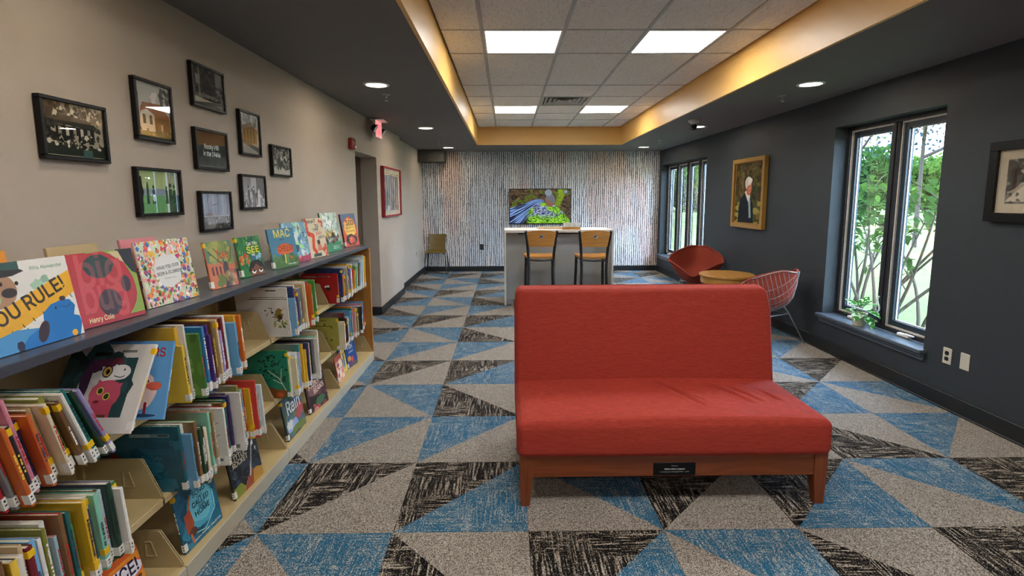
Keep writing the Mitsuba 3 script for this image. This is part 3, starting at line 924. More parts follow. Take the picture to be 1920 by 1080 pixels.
SX0, SX1 = .042, 1.548
r = .035
seat = hull_spheres([(x, y, z) for x in (SX0 + r, SX1 - r) for y in (2.262 + r, 2.93) for z in (.250 + r, .425 - r)], r, 24)
m = soft(seat, .011)
v = m.vertices
top = np.clip((v[:, 2] - .36) / .05, 0, 1)
cu = 1 - np.clip(((v[:, 0] - .795) / .74) ** 2, 0, 1)
cv = 1 - np.clip(((v[:, 1] - 2.55) / .36) ** 2, 0, 1)
v[:, 2] += top * .032 * np.sqrt(cu * cv)
for x0, y0, x1, y1, dp, wd in ((.80, 2.78, 1.00, 2.36, .020, .014), (1.10, 2.72, 1.25, 2.40, .014, .011), (1.18, 2.70, 1.31, 2.42, .012, .011), (1.34, 2.64, 1.41, 2.44, .010, .011), (.88, 2.70, 1.03, 2.36, .008, .010)):
    t = np.clip(((v[:, 0] - x0) * (x1 - x0) + (v[:, 1] - y0) * (y1 - y0)) / ((x1 - x0) ** 2 + (y1 - y0) ** 2), 0, 1)
    d = np.hypot(v[:, 0] - x0 - t * (x1 - x0), v[:, 1] - y0 - t * (y1 - y0))
    v[:, 2] += top * (-dp * np.exp(-(d / wd) ** 2) + .5 * dp * np.exp(-((d - wd * 1.8) / wd) ** 2)) * np.sin(np.pi * np.clip(t, .02, .98))
front = np.clip((2.30 - v[:, 1]) / .04, 0, 1)
v[:, 1] -= front * .012 * np.sqrt(np.clip(1 - ((v[:, 2] - .335) / .09) ** 2, 0, 1) * cu)
m.vertices = v
obj('seat_cushion', m, 'red_fabric', k, smooth=True)
pts, rs = [], []
for x in (SX0, SX1):
    sgn = 1 if x < 1 else -1
    for y, z, q in ((2.80, .33, .03), (2.89, .955, .042), (3.01, .962, .036), (3.02, .30, .03)):
        pts.append((x + sgn * q, y + (q if y < 2.95 else -q), z - (q if z > .5 else -q)))
        rs.append(q)
m = soft(hull_spheres(pts, rs, 24), .024)
v = m.vertices
fr = np.clip((2.94 - v[:, 1]) / .06, 0, 1)
v[:, 1] -= fr * .022 * np.sqrt(np.clip(1 - ((v[:, 0] - .795) / .74) ** 2, 0, 1) * np.clip(1 - ((v[:, 2] - .66) / .30) ** 2, 0, 1))
# the corners of the back round off a little towards the top
z_t = np.clip((v[:, 2] - .80) / .16, 0, 1)
v[:, 0] -= np.where(v[:, 0] > .8, 1, -.35) * z_t ** 2 * .028 * np.abs((v[:, 0] - .795) / .75) ** 3
m.vertices = v
obj('back_cushion', m, 'red_fabric', k, smooth=True)
pip = [(x, 2.975, .9615 - .022 * max(0, abs(x - .795) / .70 - .90) / .1) for x in np.linspace(SX0 + .03, SX1 - .045, 40)]
obj('back_seam', tube(pip, .0035, 6), 'red_fabric', k, smooth=True)
obj('apron', cat(cbox(SX0 + .05, SX1 - .05, 2.285, 2.310, .145, .262, .004), cbox(SX0 + .02, SX0 + .045, 2.33, 2.95, .145, .262, .004), cbox(SX1 - .045, SX1 - .02, 2.33, 2.95, .145, .262, .004), cbox(SX0 + .05, SX1 - .05, 2.95, 2.975, .145, .262, .004)), 'cherry', k)
for x, s in ((SX0 + .014, 1), (SX1 - .014, -1)):
    for y, t in ((2.278, 1), (2.985, -1)):
        a = np.array([[x, y], [x + s * .062, y], [x + s * .062, y + t * .06], [x, y + t * .06]])
        b = np.array([[x + s * .004, y + t * .004], [x + s * .046, y + t * .004], [x + s * .046, y + t * .044], [x + s * .004, y + t * .044]])
        obj('leg', trimesh.convex.convex_hull(np.vstack([np.c_[a, np.full(4, .262)], np.c_[a, np.full(4, .16)], np.c_[b, np.zeros(4)]])), 'cherry_leg', k)
pk = obj('plaque', cbox(.697, .901, 2.2835, 2.286, .151, .2155, .001), 'black_frame', k, label='black plaque with small white lettering')
a = Art(.204, .0645, .00005)
a.text('Donated by', .102, .0475, .0042, '#c9c9c6', centre=True, bold=False).text('Mary Jane Lavery', .102, .0300, .0066, '#e0e0dc', centre=True, bold=True, width=.098).text('Loyal Rocky Hill Volunteer 1974 - 2020', .102, .0170, .0042, '#c9c9c6', centre=True, bold=False, width=.140)
a.put('lettering', frame4((.697, 2.2835, .151), X_, Z_, -Y_), pk, 'print_matte', .0002)

# ------------------------------------------------------------------ high table with two stools in front of it
k = thing('bar_table', 'white counter height table with panel ends before the striped wall', 'table')
BX0, BX1, BY0, BY1, BZ = -.040, 1.462, 6.88, 7.50, 1.050
obj('tabletop', cbox(BX0, BX1, BY0, BY1, BZ - .036, BZ, .003), 'white_laminate', k)
obj('end_panel', cbox(BX0, BX0 + .028, BY0 + .004, BY1 - .004, .006, BZ - .036, .002), 'white_laminate', k)
obj('end_panel', cbox(BX1 - .028, BX1, BY0 + .004, BY1 - .004, .006, BZ - .036, .002), 'white_laminate', k)
obj('modesty_panel', cbox(BX0 + .028, BX1 - .028, 7.18, 7.20, .03, BZ - .036, .002), 'modesty_grey', k)
obj('support_rail', cbox(.15, 1.25, 7.06, 7.09, BZ - .068, BZ - .036, .003), 'black_metal', k)
for x in (BX0 + .004, BX1 - .024):
    obj('glide', cat(cbox(x, x + .02, BY0 + .03, BY0 + .05, 0, .006, .001), cbox(x, x + .02, BY1 - .05, BY1 - .03, 0, .006, .001)), 'black_metal', k)


def stool(label, cx, cy):
    """Cafe bar stool seen from behind: it faces +y."""
    k = thing('bar_stool', label, 'bar stool', 'bar stools at the white table')
    L = lambda pts: [(cx + x, cy + y, z) for x, y, z in pts]
    hz = .745
    for s in (-1, 1):
        rear = spline([(s * .200, -.235, 0), (s * .172, -.205, .25), (s * .158, -.19, .48), (s * .160, -.18, .70), (s * .176, -.205, .90), (s * .198, -.245, 1.068)], 16)
        obj('rear_leg', tube(L(rear), .022, 8, flat=.8), 'black_metal', k, smooth=40)
        frontl = spline([(s * .200, .215, 0), (s * .185, .195, .35), (s * .178, .175, .70)], 8)
        obj('front_leg', tube(L(frontl), .018, 8), 'black_metal', k, smooth=40)
        obj('side_rung', tube(L([(s * .176, -.205, .235), (s * .190, .200, .235)]), .011, 8), 'black_metal', k, smooth=40)
        obj('seat_rail', tube(L([(s * .162, -.185, .705), (s * .176, .18, .705)]), .012, 8), 'black_metal', k, smooth=40)
    obj('front_rung', tube(L([(-.190, .205, .20), (.190, .205, .20)]), .012, 8), 'black_metal', k, smooth=40)
    obj('rear_rung', tube(L([(-.176, -.207, .235), (.176, -.207, .235)]), .012, 8), 'black_metal', k, smooth=40)
    obj('cross_rail', tube(L(spline([(-.160, -.185, .70), (0, -.205, .690), (.160, -.185, .70)], 9)), .012, 8), 'black_metal', k, smooth=40)
    # scooped wooden seat
    n = 14
    g = np.linspace(-1, 1, n)
    pts_t, pts_b = [], []
    for b in g:
        for a in g:
            w = .208 + .012 * b
            x, y = a * w * (1 - .06 * b * b), b * .205 * (1 - .08 * a * a)
            dish = -.012 * (1 - a * a) * (1 - b * b) + .008 * a * a
            e = .010 * (max(abs(a), abs(b)) > .95)
            pts_t.append((x, y, hz + dish - e * .6))
            pts_b.append((x * .95, y * .95, hz - .030))
    f = []
    N = n * n
    for i in range(n - 1):
        for j in range(n - 1):
            q = i * n + j
            f += [[q, q + 1, q + n + 1], [q, q + n + 1, q + n], [N + q, N + q + n + 1, N + q + 1], [N + q, N + q + n, N + q + n + 1]]
    loop = [j for j in range(n)] + [i * n + n - 1 for i in range(1, n)] + [(n - 1) * n + j for j in range(n - 2, -1, -1)] + [i * n for i in range(n - 2, 0, -1)]
    for p, q in zip(loop, loop[1:] + loop[:1]):
        f += [[p, N + p, N + q], [p, N + q, q]]
    obj('seat', trimesh.Trimesh(L(pts_t + pts_b), f, process=False), 'maple', k, smooth=35)
    # curved backrest with a round hole, covered by a steel disc
    from shapely.geometry import Polygon, Point
    pl = Polygon([(-.158, .868), (.158, .868), (.186, 1.055), (.10, 1.075), (0, 1.080), (-.10, 1.075), (-.186, 1.055)]).buffer(-.008).buffer(.008).difference(Point(0, 1.0).buffer(.021))
    m = trimesh.creation.extrude_polygon(pl, .014, engine='earcut')
    m = m.subdivide_to_size(.06)
    vv = np.array(m.vertices)
    x, z, t = vv[:, 0], vv[:, 1], vv[:, 2]
    bend = -.020 * (1 - (x / .19) ** 2) - .222 - (z - .90) * .22
    m.vertices = np.c_[cx + x, cy + bend + t, z]
    obj('backrest', trimesh.Trimesh(m.vertices, m.faces[:, ::-1], process=False), 'maple', k, smooth=40)
    ring = [(cx + .021 * math.cos(q), cy - .265, 1.0 + .021 * math.sin(q)) for q in np.linspace(0, 2 * PI, 21)]
    obj('ring', tube(ring, .0045, 6), 'steel', k, smooth=True, label='steel ring around the hole of the backrest')
    for s in (-1, 1):
        obj('foot', cat(trimesh.creation.cylinder(.019, .008, sections=12).apply_translation((cx + s * .200, cy - .235, .004)), trimesh.creation.cylinder(.017, .008, sections=12).apply_translation((cx + s * .200, cy + .215, .004))), 'black_metal', k)
    return k


mat('modesty_grey', '#a5a49f', .4)
stool('maple and black steel bar stool at the left of the white table', .435, 6.62)
stool('maple and black steel bar stool at the right of the white table', 1.105, 6.56)

k = thing('supply_caddy', 'small wooden caddy of three white cups on the white table', 'caddy')
gx, gy = .890, 6.99
obj('tray', cat(cbox(gx - .120, gx + .120, gy - .05, gy + .05, BZ, BZ + .008, .001), cbox(gx - .120, gx + .120, gy - .05, gy - .042, BZ, BZ + .034, .001), cbox(gx - .120, gx + .120, gy + .042, gy + .05, BZ, BZ + .034, .001),
                cbox(gx - .120, gx - .112, gy - .05, gy + .05, BZ, BZ + .034, .001), cbox(gx + .112, gx + .120, gy - .05, gy + .05, BZ, BZ + .034, .001)), 'maple', k)
for i in range(3):
    c = gx - .074 + .074 * i
    t = thing('white_cup', f'white square cup in the wooden caddy, {["left", "middle", "right"][i]} of three', 'cup', 'white cups in the caddy')
    from shapely.geometry import box as sbox
    outer, inner = sbox(-.032, -.032, .032, .032).buffer(.003), sbox(-.029, -.029, .029, .029)
    obj('wall', cat(prism(outer.difference(inner), .084, frame4((c, gy, BZ + .0085), X_, Y_, Z_)), prism(outer, .004, frame4((c, gy, BZ + .0085), X_, Y_, Z_))), 'white_plastic', t)
tag(obj('flat_tray', cat(cbox(.44, .79, 7.07, 7.36, BZ, BZ + .006, .002), cbox(.44, .79, 7.07, 7.082, BZ, BZ + .022, .002), cbox(.44, .79, 7.348, 7.36, BZ, BZ + .022, .002), cbox(.44, .452, 7.07, 7.36, BZ, BZ + .022, .002), cbox(.778, .79, 7.07, 7.36, BZ, BZ + .022, .002)), 'tan_tray'),
    'shallow tan tray on the white table beside the caddy', 'tray')

# ------------------------------------------------------------------ plywood chair by the far wall
k = thing('plywood_chair', 'olive brown plywood chair on black sled legs in the far left corner', 'chair')
hx, hy = -1.395, 10.0


def bent_sheet(prof, widths, thick, curve, cx, cy):
    """A sheet of plywood: prof = (y, z) stations from the front edge to the top of the back."""
    prof, n = np.asarray(prof, float), 9
    V = []
    d = np.gradient(prof, axis=0)
    nrm = np.c_[-d[:, 1], d[:, 0]]
    nrm /= np.linalg.norm(nrm, axis=1, keepdims=True)
    for side in (0, 1):
        for (y, z), w, nn, cv in zip(prof, widths, nrm, curve):
            for a in np.linspace(-1, 1, n):
                q = cv * a * a
                V.append((cx + a * w, cy + y + nn[0] * (q + side * thick), z + nn[1] * (q + side * thick)))
    S, F = len(prof), []
    o = S * n
    for i in range(S - 1):
        for j in range(n - 1):
            q = i * n + j
            F += [[q, q + n + 1, q + 1], [q, q + n, q + n + 1], [o + q, o + q + 1, o + q + n + 1], [o + q, o + q + n + 1, o + q + n]]
    edge = [j for j in range(n)] + [i * n + n - 1 for i in range(1, S)] + [(S - 1) * n + j for j in range(n - 2, -1, -1)] + [i * n for i in range(S - 2, 0, -1)]
    for p, q in zip(edge, edge[1:] + edge[:1]):
        F += [[p, q, o + q], [p, o + q, o + p]]
    return trimesh.Trimesh(V, F, process=False)


prof = [(-.20, .425), (-.19, .438), (-.10, .440), (.05, .432), (.14, .436), (.175, .455), (.19, .50), (.20, .58), (.215, .68), (.228, .755), (.232, .772)]
wd = [.17, .195, .20, .195, .175, .158, .152, .158, .168, .176, .165]
cv = [0, 0, 0.004, .006, .006, .006, .012, .018, .022, .022, .022]
obj('shell', bent_sheet(prof, wd, .011, cv, hx, hy), 'olive_wood', k, smooth=40)
obj('hand_slot', prism([(hx + .055, .700), (hx + .075, .700), (hx + .085, .715), (hx + .080, .738), (hx + .060, .738), (hx + .066, .718)], .003, frame4((0, hy + .2105, 0), X_, Z_, -Y_)), 'black_metal', k, label='dark cut-out in the backrest')
for s in (-1, 1):
    pth = [(hx + s * .15, hy + .12, .424), (hx + s * .19, hy + .13, .405), (hx + s * .205, hy + .17, .20), (hx + s * .215, hy + .21, .012), (hx + s * .215, hy + .0, .009), (hx + s * .215, hy - .23, .012), (hx + s * .205, hy - .20, .20), (hx + s * .19, hy - .17, .405), (hx + s * .15, hy - .15, .424)]
    obj('sled_leg', tube(pth, .009, 8), 'black_metal', k, smooth=40)
obj('under_rail', cat(tube([(hx - .15, hy + .12, .422), (hx + .15, hy + .12, .422)], .008, 6), tube([(hx - .15, hy - .15, .424), (hx + .15, hy - .15, .424)], .008, 6)), 'black_metal', k)

# ------------------------------------------------------------------ round table and the two wire lounge chairs
k = thing('round_table', 'round honey coloured wooden side table between the two red lounge chairs', 'table')
rx, ry, rz = 2.67, 6.07, .560
obj('tabletop', lathe([(0, rz - .034), (.305, rz - .034), (.316, rz - .026), (.318, rz - .010), (.310, rz), (0, rz)], 56, (rx, ry, 0)), 'honey', k, smooth=30)
obj('apron', lathe([(.282, rz - .105), (.298, rz - .105), (.298, rz - .034), (.282, rz - .034), (.282, rz - .105)], 48, (rx, ry, 0)), 'honey', k, smooth=30)
for a in (35, 125, 215, 305):
    q = math.radians(a)
    c, s = math.cos(q), math.sin(q)
    M = frame4((rx + .256 * c, ry + .256 * s, 0), (c, s, 0), (-s, c, 0), Z_)
    obj('leg', moved(trimesh.convex.convex_hull(np.vstack([[(x * .026, y * .026, rz - .034) for x in (-1, 1) for y in (-1, 1)], [(x * .019, y * .019, 0) for x in (-1, 1) for y in (-1, 1)]])), M), 'honey', k)


def diamond(s, t, drop=.30):
    """The diamond shell, s and t in -1..1 along its two diagonal families; front along +x, z up."""
    a, b = (s + 1) / 2, (t + 1) / 2
    BK, LW, RW, FR = np.array([-.38, 0, .83]), np.array([.05, .43, .63]), np.array([.05, -.43, .63]), np.array([.37, 0, .41])
    a, b = a[..., None], b[..., None]
    p = BK * (1 - a) * (1 - b) + LW * a * (1 - b) + RW * (1 - a) * b + FR * a * b
    w = 16 * a * (1 - a) * b * (1 - b)
    w = 1 - (1 - w) ** 2.3
    return p + w * np.array([-.10, 0, -drop * .93])


def rounded(rho, phi, n=4.6):
    c, s = np.cos(phi), np.sin(phi)
    k = (np.abs(c) ** n + np.abs(s) ** n) ** (-1 / n)
    return rho * k * c, rho * k * s


def lounge_chair(label, cx, cy, face, size=1.0, covered=False):
    k = thing('lounge_chair', label, 'chair', 'red wire lounge chairs')
    c, s = math.cos(face), math.sin(face)
    Mx = frame4((cx, cy, 0), (c * size, s * size, 0), (-s * size, c * size, 0), (0, 0, size))
    put = lambda v: np.asarray(v) @ Mx[:3, :3].T + Mx[:3, 3]
    nr, na = 18, 64
    rho, phi = np.meshgrid(np.linspace(0.0001, 1, nr), np.arange(na) * 2 * PI / na, indexing='ij')
    S, Tt = rounded(rho, phi)
    P = diamond(S, Tt)
    e = 1e-3
    nrm = np.cross(diamond(S + e, Tt) - diamond(S - e, Tt), diamond(S, Tt + e) - diamond(S, Tt - e))
    nrm /= np.linalg.norm(nrm, axis=-1, keepdims=True)
    nrm *= np.sign(nrm[..., 2:3].mean())
    th = ((.024 if covered else .017) * np.sqrt(np.clip(1 - rho ** 8, 0, 1)))[..., None]
    up, dn = P + nrm * th, P - nrm * th * .7
    V = np.vstack([up.reshape(-1, 3), dn.reshape(-1, 3)])
    F, o = [], nr * na
    for i in range(nr - 1):
        for j in range(na):
            q, w = i * na + j, i * na + (j + 1) % na
            F += [[q, q + na, w + na], [q, w + na, w], [o + q, o + w + na, o + q + na], [o + q, o + w, o + w + na]]
    m = trimesh.Trimesh(put(V), F, process=False)
    obj('seat_pad', m, 'rust_fabric', k, smooth=True)
    if covered:
        obj('seat_welt', tube(put(diamond(*rounded(np.ones(73), np.linspace(0, 2 * PI, 73)))), .012, 8), 'rust_fabric', k, smooth=True)
    if not covered:
        obj('seat_welt', tube(put(diamond(*rounded(np.ones(73), np.linspace(0, 2 * PI, 73))) + nrm[-1][np.arange(73) % na] * .006), .010, 8), 'rust_fabric', k, smooth=True)
    rim_s, rim_t = rounded(np.ones(73), np.linspace(0, 2 * PI, 73))
    if not covered:
        obj('rim_wire', tube(put(diamond(rim_s, rim_t) - nrm[-1][np.arange(73) % na] * (.026 if covered else .016)), .0055, 6), 'satin_steel', k, smooth=True)
    under = []
    for fam in () if covered else (0, 1):
        for w in np.linspace(-.86, .86, 15):
            lim = (1 - abs(w) ** 5) ** .2 * .99
            q = np.linspace(-lim, lim, 15)
            a, b = (q, np.full(15, w)) if fam else (np.full(15, w), q)
            p = diamond(a, b)
            nn = np.cross(diamond(a + e, b) - diamond(a - e, b), diamond(a, b + e) - diamond(a, b - e))
            nn /= np.linalg.norm(nn, axis=-1, keepdims=True)
            nn *= np.sign(nn[:, 2:3].mean())
            obj('basket_wire', tube(put(p - nn * (.028 if covered else .019)), .0026, 5, caps=False), 'satin_steel', k, smooth=True)
    for sd in (-1, 1):
        leg = [(.10, sd * .18, .36), (.20, sd * .27, .012), (-.24, sd * .27, .012), (-.10, sd * .20, .36)]
        obj('leg_frame', tube(put([(.04, sd * .15, .375), (.12, sd * .19, .30), (.24, sd * .28, .010)]), .007, 8), 'satin_steel', k, smooth=40)
        obj('leg_frame', tube(put([(-.10, sd * .16, .395), (-.16, sd * .19, .30), (-.28, sd * .28, .010)]), .007, 8), 'satin_steel', k, smooth=40)
        obj('leg_frame', tube(put([(.12, sd * .19, .30), (-.16, sd * .19, .30)]), .006, 8), 'satin_steel', k, smooth=40)
    obj('leg_frame', tube(put([(.12, -.19, .30), (.12, .19, .30)]), .006, 8), 'satin_steel', k, smooth=40)
    obj('leg_frame', tube(put([(-.16, -.19, .30), (-.16, .19, .30)]), .006, 8), 'satin_steel', k, smooth=40)
    return k


lounge_chair('red padded wire lounge chair facing the room in front of the far window', 2.70, 7.16, math.radians(-117), covered=True)
lounge_chair('red padded wire lounge chair with its back to the viewer, beside the round table', 2.635, 5.10, math.radians(116))

# ------------------------------------------------------------------ potted plant on the near sill
k = thing('potted_plant', 'small variegated vine in a cream pot on the near window sill', 'potted plant')
px, py = XR + .025, 4.33
obj('pot', lathe([(0, WZ0), (.044, WZ0), (.060, WZ0 + .100), (.063, WZ0 + .108), (.056, WZ0 + .108), (.052, WZ0 + .088), (0, WZ0 + .088)], 32, (px, py, 0)), 'terra', k, smooth=30)
obj('soil', lathe([(0, WZ0 + .092), (.053, WZ0 + .092), (.052, WZ0 + .087), (0, WZ0 + .087)], 20, (px, py, 0)), 'soil', k)


def leaf(base, d, up, length, width, cup=.18, bend=.5, n=7):
    """A folded, drooping leaf along d from base."""
    d, up = np.asarray(d, float), np.asarray(up, float)
    d = d / np.linalg.norm(d)
    side = np.cross(d, up)
    side /= np.linalg.norm(side)
    up = np.cross(side, d)
    V = []
    for t in np.linspace(0, 1, n):
        w = width * (math.sin(PI * min(1, t ** .72)) * .5 + .02 * (1 - t))
        q = np.asarray(base) + d * length * t - up * bend * length * t * t
        V += [q - side * w + up * cup * w, q, q + side * w + up * cup * w]
    F = []
    for i in range(n - 1):
        a = i * 3
        F += [[a, a + 1, a + 4], [a, a + 4, a + 3], [a + 1, a + 2, a + 5], [a + 1, a + 5, a + 4]]
    return trimesh.Trimesh(V, F, process=False)


def leafmat(name, fn, trans=.5):
    scene[name] = {'type': 'principledthin', 'base_color': proc(fn) if callable(fn) else rgb(fn), 'roughness': .5, 'diff_trans': trans * 2, 'spec_trans': 0.0}
    return name


leafmat('pothos_leaf', lambda p, n, uv: mix(lin('#3f7f33'), lin('#d6e2c4'), smoothstep(.52, .62, fbm(p.x * 60, p.y * 60, p.z * 60, 2))), .3)
mat('stem_green', '#5b7a3a', .6)
pr = random.Random(4)
for i, (dx, dy, dz, ln, wdt, z0) in enumerate(((-.2, .5, .55, .10, .07, .14), (-.1, -.8, .45, .15, .085, .17), (.1, -.9, .10, .13, .075, .13), (-.5, -.5, .0, .12, .08, .10), (-.1, .8, .1, .09, .06, .11), (.4, .2, .6, .11, .07, .15), (.3, -.4, .7, .10, .06, .16), (-.6, .2, .3, .08, .055, .10), (.1, -.6, -.3, .13, .08, .085), (-.4, .6, -.05, .075, .05, .095))):
    b = (px + pr.uniform(-.012, .012), py + pr.uniform(-.012, .012), WZ0 + .090)
    tip = np.array([px + dx * .05, py + dy * .07, WZ0 + z0 + .012])
    st = obj('stem', tube(spline([b, (b[0] * .5 + tip[0] * .5, b[1] * .5 + tip[1] * .5, max(WZ0 + .12, tip[2] * .6 + .4 * (WZ0 + .1))), tip], 6), .0022, 5), 'stem_green', k, smooth=True)
    obj('leaf', leaf(tip, (dx, dy, dz), (0, 0, 1), ln * 1.2, wdt * 1.25, .25, .35), 'pothos_leaf', k, smooth=True)

# ------------------------------------------------------------------ low book shelving along the left wall
BAYS = [(-.04, .88), (.88, 1.80), (1.80, 2.72), (2.72, 3.64), (3.64, 4.56)]
BAYNAME = ['bay beside the camera', 'nearest bay', 'second bay', 'third bay', 'bay by the end panel']
Z1S, Z2S, ZBS = .715, .360, .078
XW, XS, XB = XL + .012, -1.300, -1.236        # back of the cases, lip of the hung shelves, front of the base


def bracket_poly(x0, xt, xb, h):
    from shapely.geometry import Polygon
    return Polygon([(x0, 0), (x0, h), (xt, h), (xb, .012), (xb, 0)]).buffer(-.008).buffer(.008, quad_segs=3)


for (y0, y1), nm in zip(BAYS, BAYNAME):
    k = thing('bookshelf_bay', f'beige steel book shelving unit, {nm}', 'bookshelf')
    obj('back_panel', box(XW, XW + .006, y0 + .002, y1 - .002, .08, 1.03), 'bracket_paint', k)
    for yy in (y0 + .001, y1 - .016):
        obj('upright', box(XW + .006, XW + .03, yy, yy + .015, .08, 1.03), 'bracket_paint', k)
    for z in (Z1S, Z2S):
        s = obj('shelf', cat(box(XW + .03, XS, y0 + .006, y1 - .006, z - .012, z)), 'shelf_paint', k)
        obj('shelf_lip', cbox(XS - .004, XS + .002, y0 + .006, y1 - .006, z - .028, z, .002), 'shelf_paint', s)
    obj('base_shelf', box(XW + .006, XB - .004, y0 + .002, y1 - .002, ZBS - .010, ZBS), 'shelf_paint', k)
    obj('kick_plate', cbox(XB - .006, XB, y0 + .002, y1 - .002, .001, ZBS + .0005, .002), 'shelf_edge', k)
    for z, pl in ((Z1S, bracket_poly(XW + .03, -1.365, XS - .004, .155)), (Z2S, bracket_poly(XW + .03, -1.365, XS - .004, .155)), (ZBS, bracket_poly(XW + .03, -1.325, XB - .012, .150))):
        for yy in (y0 + .006, y1 - .002):
            b = obj('bracket', prism(pl, .004, frame4((0, yy, z), X_, Z_, -Y_)), 'bracket_paint', k)
            q = pl.bounds[2] - .115
            obj('grip_slot', tube([(q - .018, yy - .004, z + .050), (q + .020, yy - .004, z + .050), (q + .004, yy - .004, z + .108), (q - .018, yy - .004, z + .108), (q - .018, yy - .004, z + .050)], .003, 5), 'bracket_paint', b)
            rimp = [(x, yy - .0035, z + w) for x, w in list(pl.exterior.coords)[::1] if x > XW + .05 and w > .004]
tag(obj('countertop', cbox(XL + .001, -1.250, -.04, 4.588, 1.037, 1.0672, .003), 'counter_navy'), 'long slate blue laminate countertop over the shelving', 'countertop')
tag(obj('end_panel', cbox(XL + .001, -1.243, 4.560, 4.592, 0.0, 1.036, .003), 'oak_panel'), 'oak veneer end panel closing the shelving by the doorway', 'shelf end panel')
scene['oak_panel_edge'] = scene['oak_panel']

PAL = {'navy': ['#16274f', '#1d3058', '#20305f'], 'blue': ['#2a5fa3', '#3170b0', '#2f76a8'], 'sky blue': ['#6fa3cc', '#86b4d2', '#5f97bf'], 'pale blue': ['#b4cad6', '#a3bfd0', '#c3d3da'],
       'teal': ['#1e6d6b', '#2a7f7c', '#1d5c5e'], 'mint': ['#7fc0a8', '#94c9b5', '#8fbf9d'], 'green': ['#3c7a35', '#4c8a3c', '#2f6a3a'], 'olive': ['#7f8237', '#8f8c3c', '#6b6f33'],
       'dark green': ['#173a2a', '#1f4630', '#14312a'], 'yellow': ['#d9ab2c', '#e2bb3f', '#cf9d26'], 'orange': ['#c9692a', '#d67c34', '#bb5a22'], 'red': ['#b3262a', '#a81f26', '#c23a35'],
       'crimson': ['#7f1c2c', '#8c2230', '#6d1926'], 'pink': ['#cf8fa0', '#d9a0ab', '#c67c90'], 'purple': ['#4a3377', '#5a3f86', '#3c2b63'], 'lilac': ['#9a8fc0', '#a99fc9', '#8c83b0'],
       'white': ['#d8d5cf', '#cfccc6', '#e0ded9'], 'cream': ['#d8cdb2', '#cfc2a3', '#e0d7c0'], 'grey': ['#8b8f92', '#74797d', '#9ea1a2'], 'black': ['#17181b', '#1f1f22', '#121316'],
       'brown': ['#6d4a2c', '#7d5835', '#5b3d25'], 'tan': ['#b59a72', '#a88b62', '#c0a67f']}
ORD = ['', 'first', 'second', 'third', 'fourth', 'fifth', 'sixth', 'seventh', 'eighth', 'ninth', 'tenth', 'eleventh', 'twelfth', 'thirteenth', 'fourteenth', 'fifteenth', 'sixteenth', 'seventeenth', 'eighteenth', 'nineteenth', 'twentieth',
       'twenty-first', 'twenty-second', 'twenty-third', 'twenty-fourth', 'twenty-fifth', 'twenty-sixth', 'twenty-seventh', 'twenty-eighth', 'twenty-ninth', 'thirtieth', 'thirty-first', 'thirty-second', 'thirty-third', 'thirty-fourth', 'thirty-fifth', 'thirty-sixth', 'thirty-seventh', 'thirty-eighth', 'thirty-ninth', 'fortieth', 'forty-first', 'forty-second', 'forty-third', 'forty-fourth', 'forty-fifth']


def book_parts(k, d, t, h, M, cover, r, spine=None, sticker=None, white_label=True, back_art=None, front_art=None, title=True):
    """Case-bound book: u across the cover from the spine at 0 to d, v up, n through the thickness from the back cover to the front."""
    b = min(.0026, t * .2)
    prof = [(0, t * .06), (-.0012, t * .3), (-.0016, t * .5), (-.0012, t * .7), (0, t * .94), (.001, t), (d, t), (d, t - b), (.004, t - b), (.004, b), (d, b), (d, 0), (.001, 0)]
    m = prism(prof, h, frame4((0, 0, 0), X_, Z_, -Y_))               # profile in u, n
    m.vertices = np.c_[m.vertices[:, 0], -m.vertices[:, 1], m.vertices[:, 2]]
    # now columns are u, v (extrusion), n
    vv = np.array(prism(prof, h).vertices)
    ff = np.array(prism(prof, h).faces)
    V = np.c_[vv[:, 0], vv[:, 2], vv[:, 1]]
    F = ff[:, ::-1]
    base = np.tile(lin(cover), (len(V), 1))
    if spine:
        base[V[:, 0] < .0015] = lin(spine)
    obj('cover', trimesh.Trimesh(V @ M[:3, :3].T + M[:3, 3], F, process=False), 'cover', k, color=base)
    obj('pages', moved(box(.004, d - .004, .003, h - .003, b, t - b), M), 'paper', k)
    if white_label:
        e = .0007
        z0, z1 = h * .035, h * .035 + r.uniform(.026, .036)
        lab = moved(cat(box(-.0016 - e, .016, z0, z1, -e, t + e)), M)
        lk = obj('spine_label', lab, 'label_white', k)
        if r.random() < .75:
            a = Art(t, z1 - z0, .0001)
            a.rect(t * .3, (z1 - z0) * .62, t * .7, (z1 - z0) * .80, '#333336').rect(t * .2, (z1 - z0) * .30, t * .8, (z1 - z0) * .42, '#4a4a4d')
            a.put('call_mark', M @ frame4((-.0016 - e, z0, 0), Z_, Y_, -X_), lk, 'print_matte', .0002)
    if sticker:
        z0 = h * (.88 if sticker > 0 else .20)
        obj('genre_sticker', moved(box(-.0024, .012, z0, z0 + .020, -.0008, t + .0008), M), 'sticker_yellow', k, label='yellow genre sticker')
    if title:
        a = Art(t, h, .0001)
        z = h * r.uniform(.30, .36)
        ink = r.choice(['#e9e6dd', '#1c1c1e', '#e5c64a', '#f1efe9', '#2b2f52', '#b3262a'])
        zt = h * r.uniform(.6, .82)
        while z < zt:
            w = r.uniform(.003, .009)
            a.rect(t * r.uniform(.22, .32), z, t * r.uniform(.64, .78), z + w, ink)
            z += w + r.choice([.0015, .0015, .0015, .006])
        a.put('spine_title', M @ frame4((-.0017, 0, 0), Z_, Y_, -X_), k, 'print', .0003)
    for art, fr in ((back_art, 0), (front_art, 1)):
        if art:
            a = Art(d - .001, h, .00012)
            art(a)
            P = frame4((.001, 0, t), X_, Y_, Z_) if fr else frame4((d, 0, 0), -X_, Y_, -Z_)
            a.put('cover_art', M @ P, k, 'print', .0003)


